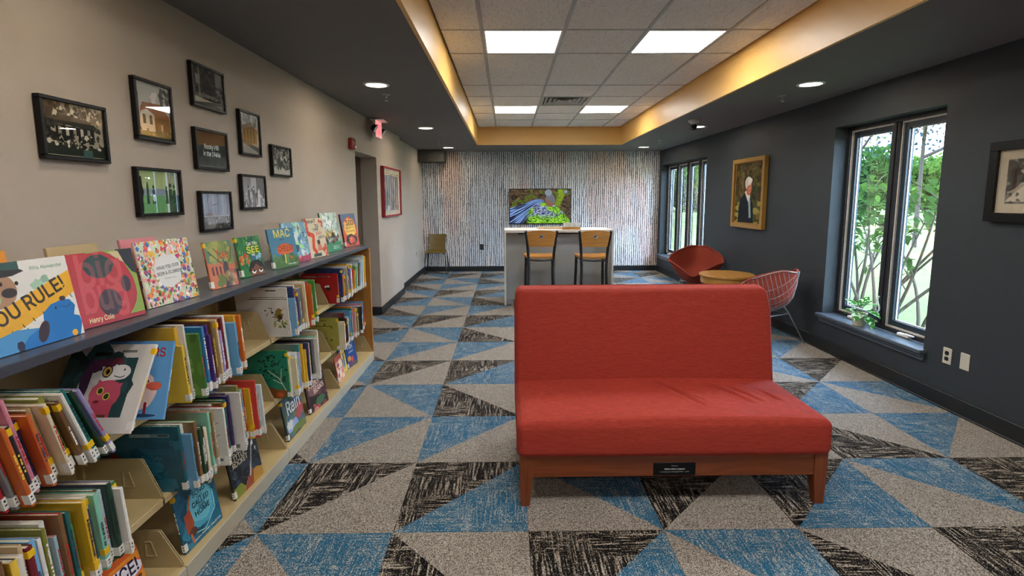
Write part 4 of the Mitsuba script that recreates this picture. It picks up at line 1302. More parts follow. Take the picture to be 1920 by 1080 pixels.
mat('sticker_yellow', '#e0b414', .45)
BASIS = lambda x, y, z, th: trimesh.transformations.translation_matrix((x, y, z)) @ trimesh.transformations.rotation_matrix(th, X_) @ frame4((0, 0, 0), -X_, Z_, Y_)
SHELVED = []


def plain_back(cover, seed):
    """Small print of a back cover: a bar code box, lines of blurb and a spot picture."""
    def art(a):
        r = random.Random(seed)
        W, H = a.w, a.h
        a.rect(W * .08, H * .90, W * .62, H * .945, '#9aa0a2').rect(W * .36, H * .905, W * .58, H * .935, '#55595c')
        for i in range(r.randint(3, 9)):
            z = H * (.80 - .035 * i)
            a.rect(W * .16, z, W * (.70 + .2 * r.random()), z + .0035, r.choice(['#ded9cc', '#2a2c30']) if i else '#ded9cc')
        a.rect(W * .74, H * .04, W * .94, H * .13, '#d8d6d0')
        a.rect(W * .77, H * .05, W * .91, H * .115, '#77787a')
    return art


def row(bay, level, z, y, y_end, groups, x_mean=-1.205, h_rng=(.215, .290), t_rng=(.0100, .0165), seed=1, specials={}):
    """A shelved row. groups: (lean in degrees, colour words); runs until y_end."""
    r = random.Random(seed)
    nm = BAYNAME[bay]
    n, prev = 0, groups[0][0]
    for lean, words in groups:
        th = math.radians(lean)
        for w in words.split(','):
            w = w.strip()
            if y >= y_end:
                return y
            n += 1
            h, t, d = r.uniform(*h_rng), r.uniform(*t_rng), r.uniform(.225, .275)
            x = x_mean + r.uniform(-.016, .014) + r.choice([0, 0, 0, 0, -.03, .022])
            art = None
            if n in specials:
                sp = specials[n]
                h, t, d, x, art = sp.get('h', h), sp.get('t', t), sp.get('d', d), sp.get('x', x), sp.get('art')
            h = min(h, (1.030 - Z1S if level == 'upper' else Z1S - .035 - Z2S) * .985 / 1.0)
            d = min(d, x - (XW + .035))
            if lean != prev:
                y += lean_gap(.30, prev, .30, lean)
                prev = lean
            c = r.choice(PAL[w])
            alt = r.choice(PAL[r.choice(list(PAL))])
            side = 'divider at its left' if n <= 2 else 'left end of the row'
            lab = sp.get('label') if n in specials and (sp := specials[n]).get('label') else f'{"slim" if t < .013 else "thick" if t > .018 else "thin"} {w} book, {ORD[n]} from left, {level} shelf, {nm}'
            k = thing('book', lab, 'book', f'picture books on the {level} shelf of the {nm}')
            step = t / math.cos(th)
            if th >= 0:
                M = BASIS(x, y, z + .0006, th)
            else:
                M = BASIS(x, y, z + .0006 + t * math.sin(-th), th)
            book_parts(k, d, t, h, M, c, r, spine=alt if r.random() < .22 else None, sticker=r.choice([0, 0, 0, 0, 1, -1]), back_art=art or (plain_back(c, n * 7 + seed) if r.random() < .35 else None))
            y += step + .0019
    return y


def lean_gap(h0, a0, h1, a1):
    """Room needed between two neighbouring books of heights h and leans a (degrees, positive to the left)."""
    z = min(h0 * math.cos(math.radians(a0)), h1 * math.cos(math.radians(a1)))
    return max(0.0, z * (math.tan(math.radians(a1)) - math.tan(math.radians(a0)))) + .002


def art_tree_back(a):
    W, H = a.w, a.h
    a.fill('#227a63').scatter(60, W * .45, H * .35, W * .98, H * .9, .003, .006, ['#0f3b30', '#0c2f27'], 3, asp=1.4)
    a.line([(W * .95, H * .12), (W * .82, H * .42), (W * .62, H * .58)], .004, '#cfd6c8').line([(W * .84, H * .38), (W * .88, H * .62)], .003, '#cfd6c8').line([(W * .88, H * .3), (W * .70, H * .40)], .003, '#cfd6c8')
    a.blob(W * .7, H * .05, .09, .05, '#7a4a26').rect(W * .06, H * .92, W * .4, H * .95, '#6ea891').oval(W * .8, H * .08, .02, .014, '#c9542f')


def art_white_back(a):
    W, H = a.w, a.h
    a.fill('#c9c6c2').rect(W * .30, H * .80, W * .95, H * .812, '#3c3a38').rect(W * .25, H * .765, W * .99, H * .777, '#3c3a38').rect(W * .60, H * .93, W * .80, H * .955, '#4a4846')
    a.scatter(26, W * .55, H * .32, W * .98, H * .60, .002, .005, ['#26231f', '#3b382c'], 5).blob(W * .80, H * .46, .022, .030, '#7a6a2f').blob(W * .83, H * .40, .012, .02, '#3a2a20').scatter(14, W * .7, H * .2, W * .98, H * .34, .004, .010, ['#4f6a2a', '#77833a', '#a8a05a'], 6)


def art_teal_back(a):
    W, H = a.w, a.h
    a.fill('#1f5a6e').scatter(30, 0, 0, W, H, .02, .05, ['#1d5366', '#23627a', '#1b4c60', '#2a6a80'], 2).rect(W * .34, H * .84, W * .62, H * .89, '#8ea2a8').rect(W * .62, H * .84, W * .88, H * .89, '#6c8288').rect(W * .72, H * .855, W * .86, H * .88, '#2b3d44')
    for i in range(12):
        a.rect(W * (.40 + .02 * (i % 3)), H * (.74 - .035 * i), W * .92, H * (.748 - .035 * i), '#17465a')
    a.blob(W * .1, H * .55, .02, .012, '#7a2f22')


def art_red_back(a):
    W, H = a.w, a.h
    a.fill('#a31a20').rect(W * .1, H * .88, W * .8, H * .92, '#b5838a').rect(W * .4, H * .885, W * .75, H * .912, '#5a2226').blob(W * .72, H * .56, .018, .014, '#d8d2c8').blob(W * .72, H * .50, .016, .012, '#2a1516')


def art_olive_back(a):
    W, H = a.w, a.h
    a.fill('#9a9446').scatter(18, W * .1, H * .1, W * .95, H * .95, .004, .008, ['#4f4c1f', '#6f6c2c', '#33311a'], 4).rect(W * .1, H * .74, W * .85, H * .76, '#55521f').rect(W * .1, H * .90, W * .7, H * .94, '#77753a')


def art_unicorn(a):
    W, H = a.w, a.h
    a.fill('#cfcac4').rect(0, H * .17, W * .84, H * .84, '#2c4a4a').scatter(26, W * .05, H * .5, W * .8, H * .84, .02, .05, ['#2b4546', '#345453', '#27403f'], 3)
    a.blob(W * .40, H * .50, .050, .075, '#d5cfc9', random.Random(1), .06).blob(W * .50, H * .66, .052, .042, '#dfdad5', random.Random(2), .06).blob(W * .68, H * .67, .034, .026, '#e8e3df', random.Random(5), .05)
    a.blob(W * .29, H * .60, .018, .070, '#4b2f4f', random.Random(3), .2).blob(W * .36, H * .73, .026, .020, '#54304e', random.Random(8), .25).blob(W * .48, H * .785, .040, .016, '#5f3048', random.Random(6), .3).blob(W * .60, H * .80, .024, .014, '#6d2f3f', random.Random(7), .3)
    a.oval(W * .52, H * .68, .017, .021, '#1f1a1a').oval(W * .52, H * .68, .014, .017, '#c7a05a').oval(W * .525, H * .677, .006, .009, '#1b1512').line([(W * .62, H * .63), (W * .69, H * .61), (W * .74, H * .63)], .003, '#2a2422').oval(W * .72, H * .70, .003, .004, '#3a3432')
    a.blob(W * .58, H * .42, .052, .052, '#c9556a', random.Random(4), .06).poly([(W * .43, H * .48), (W * .46, H * .59), (W * .54, H * .54)], '#c9556a').poly([(W * .64, H * .54), (W * .75, H * .55), (W * .73, H * .46)], '#c9556a').rect(W * .46, H * .17, W * .70, H * .36, '#c24f63')
    for x, y in ((.51, .46), (.60, .40)):
        a.oval(W * x, H * y, .012, .013, '#d0b45a').oval(W * x, H * y, .008, .009, '#2d3a1e')
    a.oval(W * .50, H * .34, .010, .005, '#7d2a3a').rect(W * .44, H * .17, W * .66, H * .20, '#6a3a26').rect(W * .62, H * .90, W * .80, H * .93, '#77736e').rect(W * .30, H * .86, W * .50, H * .905, '#1f1d1c')


def art_brothers(a):
    W, H = a.w, a.h
    a.fill('#5f9bd0').text('BROTHERS', W * .06, H * .80, .030, '#a8222f', width=W * .84)
    a.blob(W * .62, H * .34, .050, .062, '#e2c4c0', random.Random(2), .08).blob(W * .60, H * .47, .045, .035, '#e2c4c0', random.Random(3), .08).blob(W * .80, H * .42, .028, .016, '#d9644e', random.Random(4), .12).blob(W * .47, H * .36, .028, .06, '#8c2537', random.Random(5), .1).blob(W * .52, H * .52, .022, .026, '#5a3a30', random.Random(6), .15)
    a.line([(W * .56, H * .2), (W * .56, H * .06)], .010, '#8c2537').line([(W * .70, H * .2), (W * .70, H * .06)], .010, '#8c2537').oval(W * .62, H * .05, .06, .006, '#24466f').line([(W * .52, H * .34), (W * .64, H * .30)], .002, '#6a4a4a').oval(W * .70, H * .48, .003, .004, '#2a2222')


# the nearest bay: books leaning to the left, then two leaning the other way
row(1, 'upper', Z1S, .965, 1.285, [(11, 'pink, crimson, navy, purple, red, lilac, navy, crimson, yellow, blue, purple'), (13, 'red, teal, orange, lilac, white, cream, pink, navy, orange, blue, red, grey, pink, white, cream, white, tan')], seed=3, x_mean=-1.222, t_rng=(.010, .018), h_rng=(.20, .285))
yy, last = 1.318, None
for lean, w, h, t, x in ((14, 'tan', .225, .015, -1.246), (15, 'cream', .235, .010, -1.215), (17, 'olive', .250, .017, -1.235), (18, 'brown', .230, .011, -1.215), (20, 'white', .255, .010, -1.205), (21, 'teal', .262, .011, -1.210), (23, 'dark green', .255, .010, -1.202), (24, 'lilac', .255, .012, -1.196)):
    th = math.radians(lean)
    if last:
        yy += lean_gap(last[1], last[0], h, lean)
    k = thing('book', f'{w} book leaning left beside the gap, upper shelf, nearest bay', 'book', 'leaning picture books beside the gap')
    book_parts(k, .24, t, h, BASIS(x, yy, Z1S + .0006, th), rng.choice(PAL[w]), random.Random(int(yy * 1000)), sticker=rng.choice([0, 1, -1]))
    yy += t / math.cos(th)
    last = (lean, h)
k = thing('book', 'picture book with a white pony and a pink cat, leaning right, upper shelf', 'book')
th = math.radians(-33)
book_parts(k, .285, .011, .30, BASIS(-1.232, 1.578, Z1S + .001 + .011 * math.sin(-th), th), '#c9c5c0', random.Random(1), spine='#cfc9c6', sticker=1, back_art=art_unicorn)
k = thing('book', 'blue picture book with a pink bird, lettered BROTHERS in red, leaning behind the pony book', 'book')
th = math.radians(-20)
book_parts(k, .235, .009, .27, BASIS(-1.196, 1.690, Z1S + .001 + .009 * math.sin(-th), th), '#5f9bd0', random.Random(2), white_label=False, back_art=art_brothers)

row(2, 'upper', Z1S, 1.842, 2.225, [(6, 'yellow, navy, white, green, grey, pink, blue, red, purple, black, orange, brown, yellow, tan, pink, lilac, crimson, pale blue, white, sky blue, white, red, yellow, cream, orange, black, red, white, grey, olive, mint, blue, dark green, black, navy, teal')],
    seed=21, x_mean=-1.195, specials={2: dict(h=.295, x=-1.225, t=.016), 3: dict(h=.300, x=-1.205, t=.010), 4: dict(h=.262, x=-1.162, t=.014, art=lambda a: a.fill('#4d7a34').scatter(50, 0, 0, a.w, a.h, .008, .03, ['#3f6a2a', '#5f8a3c', '#6f9448', '#456f30'], 3, asp=.5)),
                                        7: dict(h=.275, x=-1.175), 9: dict(h=.235, x=-1.170), 26: dict(h=.225, x=-1.170), 18: dict(h=.28, x=-1.19)})
row(3, 'upper', Z1S, 2.765, 3.16, [(7, 'white, sky blue, navy, crimson, brown, white, white, cream, white, cream, white, tan, white, cream, red, white, orange, cream, white, red, pink, teal, green, teal, mint, white, dark green, grey, white, pale blue, white, black, white, grey, cream, white, red, blue, teal')],
    seed=31, x_mean=-1.195, specials={1: dict(h=.285, d=.285, x=-1.205, t=.010, art=art_white_back, label='large pale book with a small brown drawing, against the divider of the third bay')})
row(4, 'upper', Z1S, 3.665, 4.02, [(4, 'red, navy, white, cream, red, orange, black, blue, sky blue, yellow, tan, white, sky blue, navy, white, pale blue, blue, red, white, yellow, white, grey')], seed=41, x_mean=-1.225, h_rng=(.19, .26), specials={1: dict(h=.225, d=.26, x=-1.235, t=.012, art=art_red_back, label='bright red book against the divider, upper shelf of the bay by the end panel')})
yy, last = 4.045, None
for i, (lean, w, h) in enumerate(((-7, 'red', .20), (-7, 'yellow', .19), (-8, 'orange', .20), (-8, 'green', .21), (-8, 'mint', .215), (-9, 'mint', .22), (-9, 'white', .225), (-9, 'brown', .215), (-10, 'white', .23), (-10, 'teal', .23), (-10, 'pale blue', .235), (-10, 'grey', .25), (-8, 'white', .255), (-6, 'pale blue', .27), (-4, 'grey', .275), (-3, 'cream', .28), (-2, 'yellow', .27))):
    th, t = math.radians(lean), .0125 + .003 * ((i * 7) % 3)
    if last:
        yy += lean_gap(last[1], last[0], h, lean)
    k = thing('book', f'{w} book leaning right, {ORD[i + 1]} of those leaning towards the wooden end panel', 'book', 'books leaning towards the end panel')
    x = -1.245 + .014 * math.sin(i * 2.1)
    book_parts(k, min(.26, x - XW - .04), t, h, BASIS(x, yy, Z1S + .0006 + t * math.sin(-th), th), rng.choice(PAL[w]), random.Random(400 + i), sticker=0)
    yy += t / math.cos(th)
    last = (lean, h)
row(1, 'middle', Z2S, .955, 1.512, [(5, 'blue, white, red, yellow, navy, teal, navy, brown, white, tan, brown, black, navy, white, tan, brown, sky blue, grey, olive, white, orange, red, teal, green, olive, yellow, navy, white, mint, teal, pale blue, lilac, white, grey, purple, olive')],
    seed=51, x_mean=-1.225, h_rng=(.215, .275), t_rng=(.010, .019))
row(2, 'middle', Z2S, 1.838, 2.36, [(5, 'teal, sky blue, white, mint, dark green, black, cream, navy, orange, white, cream, brown, tan, white, red, white, olive, green, yellow, purple, purple, white, pale blue, blue, yellow, white, teal, mint, red, yellow, red, white, grey, pale blue, crimson, green, olive, brown, white, lilac, navy, black')],
    seed=61, x_mean=-1.205, specials={1: dict(h=.275, d=.28, x=-1.235, t=.012, art=art_teal_back, label='large deep teal picture book against the divider of the second bay, middle shelf'), 2: dict(h=.235, x=-1.200, t=.010), 14: dict(h=.262, x=-1.175, t=.011, art=lambda a: a.fill('#cfcbc6').line([(a.w * .7, a.h * .45), (a.w * .9, a.h * .55)], .002, '#2a2a2a').line([(a.w * .75, a.h * .7), (a.w * .9, a.h * .76)], .002, '#2a2a2a').rect(a.w * .7, a.h * .08, a.w * .9, a.h * .13, '#55565a')),
                                        34: dict(h=.25, x=-1.165, t=.012)})
row(3, 'middle', Z2S, 2.758, 3.20, [(5, 'green, white, cream, pale blue, mint, white, lilac, brown, tan, cream, yellow, yellow, navy, crimson, white, red, yellow, red, white, black, grey, white, cream, mint, white, cream, tan, black, white, crimson, grey, olive')],
    seed=71, x_mean=-1.205, specials={1: dict(h=.285, d=.29, x=-1.225, t=.012, art=art_tree_back, label='green book with a leafy branch on its back cover, third bay, middle shelf'), 22: dict(h=.265, x=-1.17, t=.020)})
row(4, 'middle', Z2S, 3.668, 4.33, [(3, 'olive, cream, tan, grey, yellow, orange, black, pink, pale blue, grey, red, brown, red, white, pale blue, teal, sky blue, white, teal, teal, mint, pale blue, teal, orange, pink, green, teal, mint, navy, purple, pink, white, cream, sky blue, blue'), (-6, 'pink, lilac, sky blue, sky blue, pale blue, sky blue, teal')],
    seed=81, x_mean=-1.240, h_rng=(.19, .265), specials={1: dict(h=.25, d=.27, x=-1.250, t=.012, art=art_olive_back, label='olive yellow picture book against the divider of the bay next to the wooden end panel')})


# ------------------------------------------------------------------ books shown face out
def face_out(label, y0, y1, x0, x1, z, h, t, lean, cover, art, seed, spine=None, sticker=None, white_label=True, title=True):
    """Stands with its cover to the room; bottom edge from (x0, y0) to (x1, y1)."""
    k = thing('display_book', label, 'book', None)
    w = math.hypot(x1 - x0, y1 - y0)
    u = np.array([(x1 - x0) / w, (y1 - y0) / w, 0])
    nh = np.cross(u, Z_)
    a = math.radians(lean)
    v = Z_ * math.cos(a) - nh * math.sin(a)
    n = np.cross(u, v)
    M = frame4(np.array([x0, y0, z + .0006]) - nh * t, u, v, n)
    book_parts(k, w, t, h, M, cover, random.Random(seed), spine=spine, sticker=sticker, front_art=art, white_label=white_label, title=title)
    return k


def art_rule(a):
    W, H = a.w, a.h
    a.fill('#dcd8d2').rect(0, H * .9, W * .48, H, '#2f4f4a')
    a.oval(W * .22, H * .70, W * .19, H * .20, '#a98061').oval(W * .05, H * .62, W * .10, H * .16, '#b9b58a').blob(W * .26, H * .88, W * .22, H * .05, '#2b2420', random.Random(2), .2).oval(W * .33, H * .66, W * .075, H * .055, '#33201a').oval(W * .27, H * .77, .005, .006, '#22160f').oval(W * .42, H * .755, .005, .006, '#22160f').scatter(6, W * .02, H * .6, W * .2, H * .85, .01, .02, ['#93a87a', '#cdd0a8'], 3)
    a.text('Rilla Alexander', W * .58, H * .88, .0095, '#7d9d8a', width=W * .36).scatter(5, W * .60, H * .64, W * .78, H * .76, .008, .016, ['#8fb098', '#a3c2a8'], 4)
    a.poly([(0, H * .40), (W, H * .82), (W, H * .54), (W * .40, H * .26), (0, H * .12)], '#e3a81d')
    a.text('YOU RULE!', W * .03, H * .25, .040, '#33200f', rot=.345, width=W * .95)
    for i in range(9):
        x = W * (.04 + .115 * i)
        a.line([(x, H * (.115 + .045 * i)), (x - .004, H * (.15 + .045 * i))], .0026, '#33200f')
    a.poly([(W * .12, H * .10), (W * .42, H * .24), (W * .38, H * .15), (W * .2, H * .05)], '#2e8a2c')
    a.poly([(0, 0), (W * .13, H * .20), (W * .30, H * .24), (W * .55, H * .20), (W * .38, H * .02), (W * .3, 0)], '#4a8ec4')
    a.poly([(W * .28, 0), (W * .40, H * .14), (W * .58, H * .22), (W * .60, H * .36), (W * .70, H * .44), (W * .82, H * .47), (W * .92, H * .46), (W * .97, H * .37), (W * .93, H * .26), (W * .99, H * .23), (W, H * .14), (W * .95, 0)], '#1e6fb8')
    a.oval(W * .56, H * .15, W * .055, H * .13, '#36232a', rot=-.45).oval(W * .845, H * .485, W * .035, H * .030, '#3a241c').line([(W * .80, H * .40), (W * .87, H * .37), (W * .92, H * .40)], .002, '#173f6d').oval(W * .745, H * .39, .003, .004, '#17202c').blob(W * .30, H * .05, W * .035, H * .07, '#241f38', random.Random(6), .2)
    for x, y in ((.06, .09), (.02, .02), (.89, .04), (.93, .6)):
        a.oval(W * x, H * y, W * .035, H * .04, '#e3a81d')


def shape_union(g):
    from shapely import union_all
    return union_all(g)


def word_shape(word, x, y, h, width):
    """A word as a flat outline."""
    from shapely.geometry import Polygon
    m = meshkit.text_mesh(word, h, .0001, True)
    keep = np.array(m.face_normals)[:, 2] > .5
    v = np.array(m.vertices)[:, :2]
    v[:, 0] *= width / v[:, 0].max()
    return shape_union([Polygon(v[t] + [x, y]) for t in np.array(m.faces)[keep]]).buffer(1e-5)


def art_bug(a):
    W, H = a.w, a.h
    a.fill('#87a03a').blob(W * .42, H * .46, W * .52, H * .54, '#b2262a', random.Random(9), .03, 28).rect(0, H * .02, W * .30, H, '#b2262a').rect(0, 0, W, H * .06, '#a32327')
    a.blob(W * .44, H * .80, W * .22, H * .16, '#24382e', random.Random(2), .06, 20).oval(W * .50, H * .28, W * .17, H * .19, '#3a2024').oval(W * .79, H * .50, W * .075, H * .12, '#3a2024').poly([(W * .74, H), (W, H), (W, H * .62), (W * .93, H * .66), (W * .84, H * .80)], '#1c1719').poly([(W * .62, H * .98), (W * .78, H * .98), (W * .84, H * .80), (W * .76, H * .86)], '#c9b48a')
    spots = shape_union([a.levels[-1][i][0] for i in range(len(a.levels[-1])) if a.levels[-1][i][1] in ('#24382e', '#3a2024')])
    for word, y in (('big', .54), ('bug', .20)):
        g = word_shape(word, W * .09, H * y, .105, W * .68)
        a.poly(g, '#c44746').poly(g.intersection(spots), '#6b403c')
    a.text('Henry Cole', W * .14, H * .055, .0165, '#d8c79a', width=W * .36)


def art_flower(a):
    W, H = a.w, a.h
    a.fill('#c9d0b4').scatter(90, 0, 0, W, H, .006, .014, ['#6f8a45', '#4f7038', '#8fa55a', '#3f5c30', '#d8ddc8'], 4, asp=.6)
    a.scatter(330, 0, 0, W, H, .004, .0105, ['#d9535a', '#e98a3c', '#e8b9c0', '#b8447c', '#6a55a8', '#4b74b8', '#e3b63c', '#f0e6e0', '#cf6f5a', '#e6a59a'], 5, amp=.3)
    a.scatter(120, 0, 0, W, H, .002, .004, ['#f4efe6', '#e3b63c', '#8a2f4a', '#2f4a2a'], 6)
    a.blob(W * .50, H * .52, W * .26, H * .27, '#dedcda', random.Random(3), .10, 26)
    a.text('HAVE YOU EVER', W * .50, H * .55, .0135, '#2b2b30', rot=.03, width=W * .44, centre=True).text('SEEN A FLOWER?', W * .50, H * .455, .0135, '#2b2b30', rot=.03, width=W * .48, centre=True).text('by Shawn Harris', W * .50, H * .385, .0055, '#4a4a50', width=W * .22, centre=True, bold=False)


def art_tree(a):
    W, H = a.w, a.h
    a.fill('#c9764e').rect(0, H * .55, W, H, '#5f7f63').scatter(36, W * .1, H * .55, W, H, .010, .024, ['#8f9a4e', '#7a8a45', '#a7a555', '#93a35a'], 3)
    for i in range(5):
        a.rect(W * (.12 + .14 * i), H * .28, W * (.18 + .14 * i), H * .46, '#5b3347')
    a.poly([(W * .50, 0), (W * .82, 0), (W * .72, H * .22), (W * .72, H * .55), (W * .58, H * .55), (W * .60, H * .25)], '#4a4240')
    for p in (((.62, .45), (.35, .62), (.12, .78)), ((.66, .5), (.5, .7), (.3, .85)), ((.70, .45), (.88, .62), (.97, .85))):
        a.line([(W * x, H * y) for x, y in p], .004, '#46302c')
    a.blob(W * .80, H * .22, W * .18, H * .18, '#8a8a4c', random.Random(4)).blob(W * .40, H * .14, W * .16, H * .12, '#6f7a38', random.Random(5)).scatter(10, W * .7, 0, W, H * .35, .008, .014, ['#b5605a', '#c9948a', '#7a5a52'], 6)
    a.text('THE', W * .56, H * .82, .016, '#6a7a35', width=W * .26).text('Tree', W * .34, H * .62, .038, '#c2471f', width=W * .48)


def art_see(a):
    W, H = a.w, a.h
    a.fill('#2f7a3c').scatter(50, 0, H * .2, W, H, .008, .022, ['#3f8f48', '#246a38', '#5fa86a', '#1d5a4a', '#7fb07a'], 3, asp=.6).scatter(14, W * .02, H * .3, W * .4, H * .6, .008, .014, ['#c9692a', '#d98a3c', '#b3402a'], 4).scatter(8, W * .62, H * .28, W, H * .52, .010, .022, ['#4a7f9a', '#3a6a85', '#8fb7c6'], 5)
    a.blob(W * .66, H * .16, W * .34, H * .24, '#2a2220', random.Random(3), .06, 20).poly([(W * .34, 0), (W * .36, H * .10), (W * .66, H * .30), (W * .96, H * .10), (W, 0)], '#7d4f3c')
    for x in (.52, .82):
        a.oval(W * x, H * .105, W * .085, H * .055, '#f0ece6').oval(W * (x + .01), H * .135, W * .060, H * .045, '#1d1512').poly([(W * (x - .1), H * .14), (W * (x + .1), H * .14), (W * (x + .1), H * .19), (W * (x - .1), H * .19)], '#7d4f3c')
    a.text('Can You', W * .64, H * .78, .018, '#eceade', width=W * .46, centre=True).text('SEE', W * .64, H * .58, .034, '#e2d52e', width=W * .56, centre=True).text('ME', W * .55, H * .50, .012, '#eceade', width=W * .14)


def art_mac(a):
    W, H = a.w, a.h
    a.fill('#4f86a3').rect(0, 0, W, H * .26, '#557a44').scatter(16, 0, H * .16, W, H * .30, .014, .026, ['#5d8449', '#4a7040', '#6c9455'], 3)
    a.text('MAC', W * .18, H * .78, .046, '#dcd06a', width=W * .66).text('and', W * .40, H * .70, .012, '#33566d', width=W * .16)
    a.blob(W * .54, H * .47, W * .34, H * .14, '#d9683a', random.Random(4), .08, 26).text('CHEESE', W * .27, H * .42, .032, '#a8401f', width=W * .60)
    a.line([(W * .50, H * .33), (W * .48, H * .12)], .010, '#dcd06a').oval(W * .72, H * .24, .012, .010, '#d9683a').oval(W * .72, H * .24, .005, .004, '#557a44').text('Sarah Weeks', W * .56, H * .06, .008, '#dfe5d6', width=W * .34)


def art_shine(a):
    W, H = a.w, a.h
    a.fill('#7fa8bd').scatter(60, 0, H * .1, W, H, .008, .03, ['#c3dbe2', '#a7cbd8', '#9fdcae', '#d9e6e8', '#5a8aa6', '#bfe8c0'], 3, asp=.6).poly([(W * .05, H * .62), (W * .75, H * .40), (W * .8, H * .30), (W * .08, H * .48)], '#a8e0a2')
    a.text('S', W * .80, H * .62, .030, '#3c3560').text('S', W * .84, H * .50, .026, '#3c3560').blob(W * .42, H * .36, W * .12, H * .13, '#3f5f74', random.Random(2), .3).oval(W * .66, H * .86, .012, .012, '#a85a4a').rect(0, 0, W, H * .14, '#b34a64').scatter(16, W * .1, H * .04, W, H * .20, .008, .016, ['#c9566a', '#a83a50', '#d98a94'], 5)


def art_question(a):
    W, H = a.w, a.h
    a.fill('#d8c6a8')
    a.line([(W * .12, H * .62), (W * .36, H * .56), (W * .30, H * .36), (W * .26, H * .24), (W * .38, H * .13)], .034, '#d6491c')
    for s, x, y, h, c, w in (('WHAT', .10, .86, .024, '#33312d', .52), ('IS', .52, .76, .022, '#33312d', .2), ('THE', .36, .66, .020, '#33312d', .34), ('BIG', .52, .56, .020, '#c24a3a', .3), ('IDEA', .62, .46, .018, '#33312d', .34)):
        a.text(s, W * x, H * y, h, c, width=W * w, rot=.08)
    a.oval(W * .58, H * .38, W * .085, H * .065, '#4a2a1f').poly([(W * .46, H * .16), (W * .74, H * .16), (W * .68, H * .32), (W * .52, H * .32)], '#cf7a55').rect(W * .20, H * .02, W * .62, H * .10, '#3c4a3a').scatter(10, 0, H * .6, W * .16, H * .95, .010, .018, ['#c9584a', '#b3452f'], 3).scatter(8, W * .78, H * .02, W, H * .3, .010, .018, ['#d6491c', '#c9584a'], 4).scatter(5, W * .78, H * .78, W, H, .010, .018, ['#c9584a'], 7)


def art_silver(a):
    W, H = a.w, a.h
    a.fill('#9fb3a6').scatter(70, 0, H * .35, W, H, .008, .030, ['#d5ded6', '#b6c6ba', '#7f9a8c', '#e3e8e2', '#8aa79a', '#c9d1b8'], 3, asp=1.2).rect(0, 0, W, H * .24, '#3f8a62').scatter(22, W * .1, H * .24, W * .9, H * .48, .010, .022, ['#3c4a38', '#5a5a3c', '#2f3a30', '#7d5a45'], 4).scatter(14, W * .15, H * .42, W * .7, H * .56, .008, .016, ['#c9a44a', '#dcbf6a', '#a8853a'], 5)
    a.line([(W * .25, H * .22), (W * .6, H * .28), (W * .95, H * .36)], .010, '#8a5a52').text('Carole Boston', W * .45, H * .11, .009, '#dfe8e0', width=W * .42).text('Weatherford', W * .45, H * .06, .009, '#dfe8e0', width=W * .34)


def art_hundred(a):
    W, H = a.w, a.h
    a.fill('#5a6a84').poly([(0, 0), (W, 0), (W, H * .5), (W * .9, H * .7), (W * .8, H * .86), (W * .7, H * .78), (W * .55, H * .95), (W * .4, H * .80), (W * .25, H * .86), (W * .12, H * .6), (0, H * .45)], '#c9532c').blob(W * .52, H * .56, W * .40, H * .32, '#e69a4a', random.Random(3), .14, 24).blob(W * .52, H * .50, W * .34, H * .2, '#e8c35a', random.Random(5), .1, 20)
    a.text('100', W * .52, H * .64, .046, '#3a2a22', width=W * .52, centre=True).text('MIGHTY', W * .52, H * .53, .020, '#8a4a1f', width=W * .58, centre=True).text('DRAGONS', W * .52, H * .43, .018, '#a8641f', width=W * .66, centre=True)
    a.blob(W * .5, H * .20, W * .36, H * .17, '#35242a', random.Random(6), .15, 22).blob(W * .5, H * .19, W * .24, H * .12, '#d4573a', random.Random(7), .2, 18).scatter(8, W * .3, H * .08, W * .7, H * .28, .006, .012, ['#e8a04a', '#35242a', '#b33a2a'], 8)


def art_song(a):
    W, H = a.w, a.h
    a.fill('#1f5f7d').scatter(40, 0, 0, W, H, .015, .04, ['#1d587a', '#246a8a', '#184a66', '#2f7a96'], 3).blob(W * .56, H * .52, W * .36, H * .34, '#4ba3c0', random.Random(4), .05, 26).blob(W * .56, H * .54, W * .30, H * .28, '#67b9d0', random.Random(5), .06, 24).line([(W * .25, H * .18), (W * .55, H * .10), (W * .88, H * .30), (W * .9, H * .6)], .005, '#8fd0de')
    for s, y, h, w in (('The', .80, .012, .10), ('SONG', .72, .021, .34), ('THAT', .645, .012, .15), ('CALLED', .56, .021, .44), ('THEM', .49, .012, .17), ('HOME', .40, .021, .40)):
        a.text(s, W * .57, H * y, h, '#14324a', width=W * w, centre=True)
    a.poly([(W * .12, H * .55), (W * .28, H * .62), (W * .32, H * .36), (W * .26, H * .20), (W * .12, H * .26)], '#a34a32').oval(W * .26, H * .22, .022, .018, '#5a3a30').line([(W * .20, H * .2), (W * .22, H * .06)], .010, '#b5684a').line([(W * .26, H * .6), (W * .34, H * .8)], .008, '#b5684a')
    a.blob(W * .90, H * .80, W * .08, H * .08, '#c9cfcc', random.Random(6), .2).blob(W * .84, H * .88, W * .09, H * .03, '#232c33', random.Random(7), .2).text('David A. Robertson', W * .24, H * .055, .0075, '#cfe0e4', width=W * .40, rot=.02).text('Maya McKibbin', W * .68, H * .055, .0075, '#cfe0e4', width=W * .28, rot=.02)


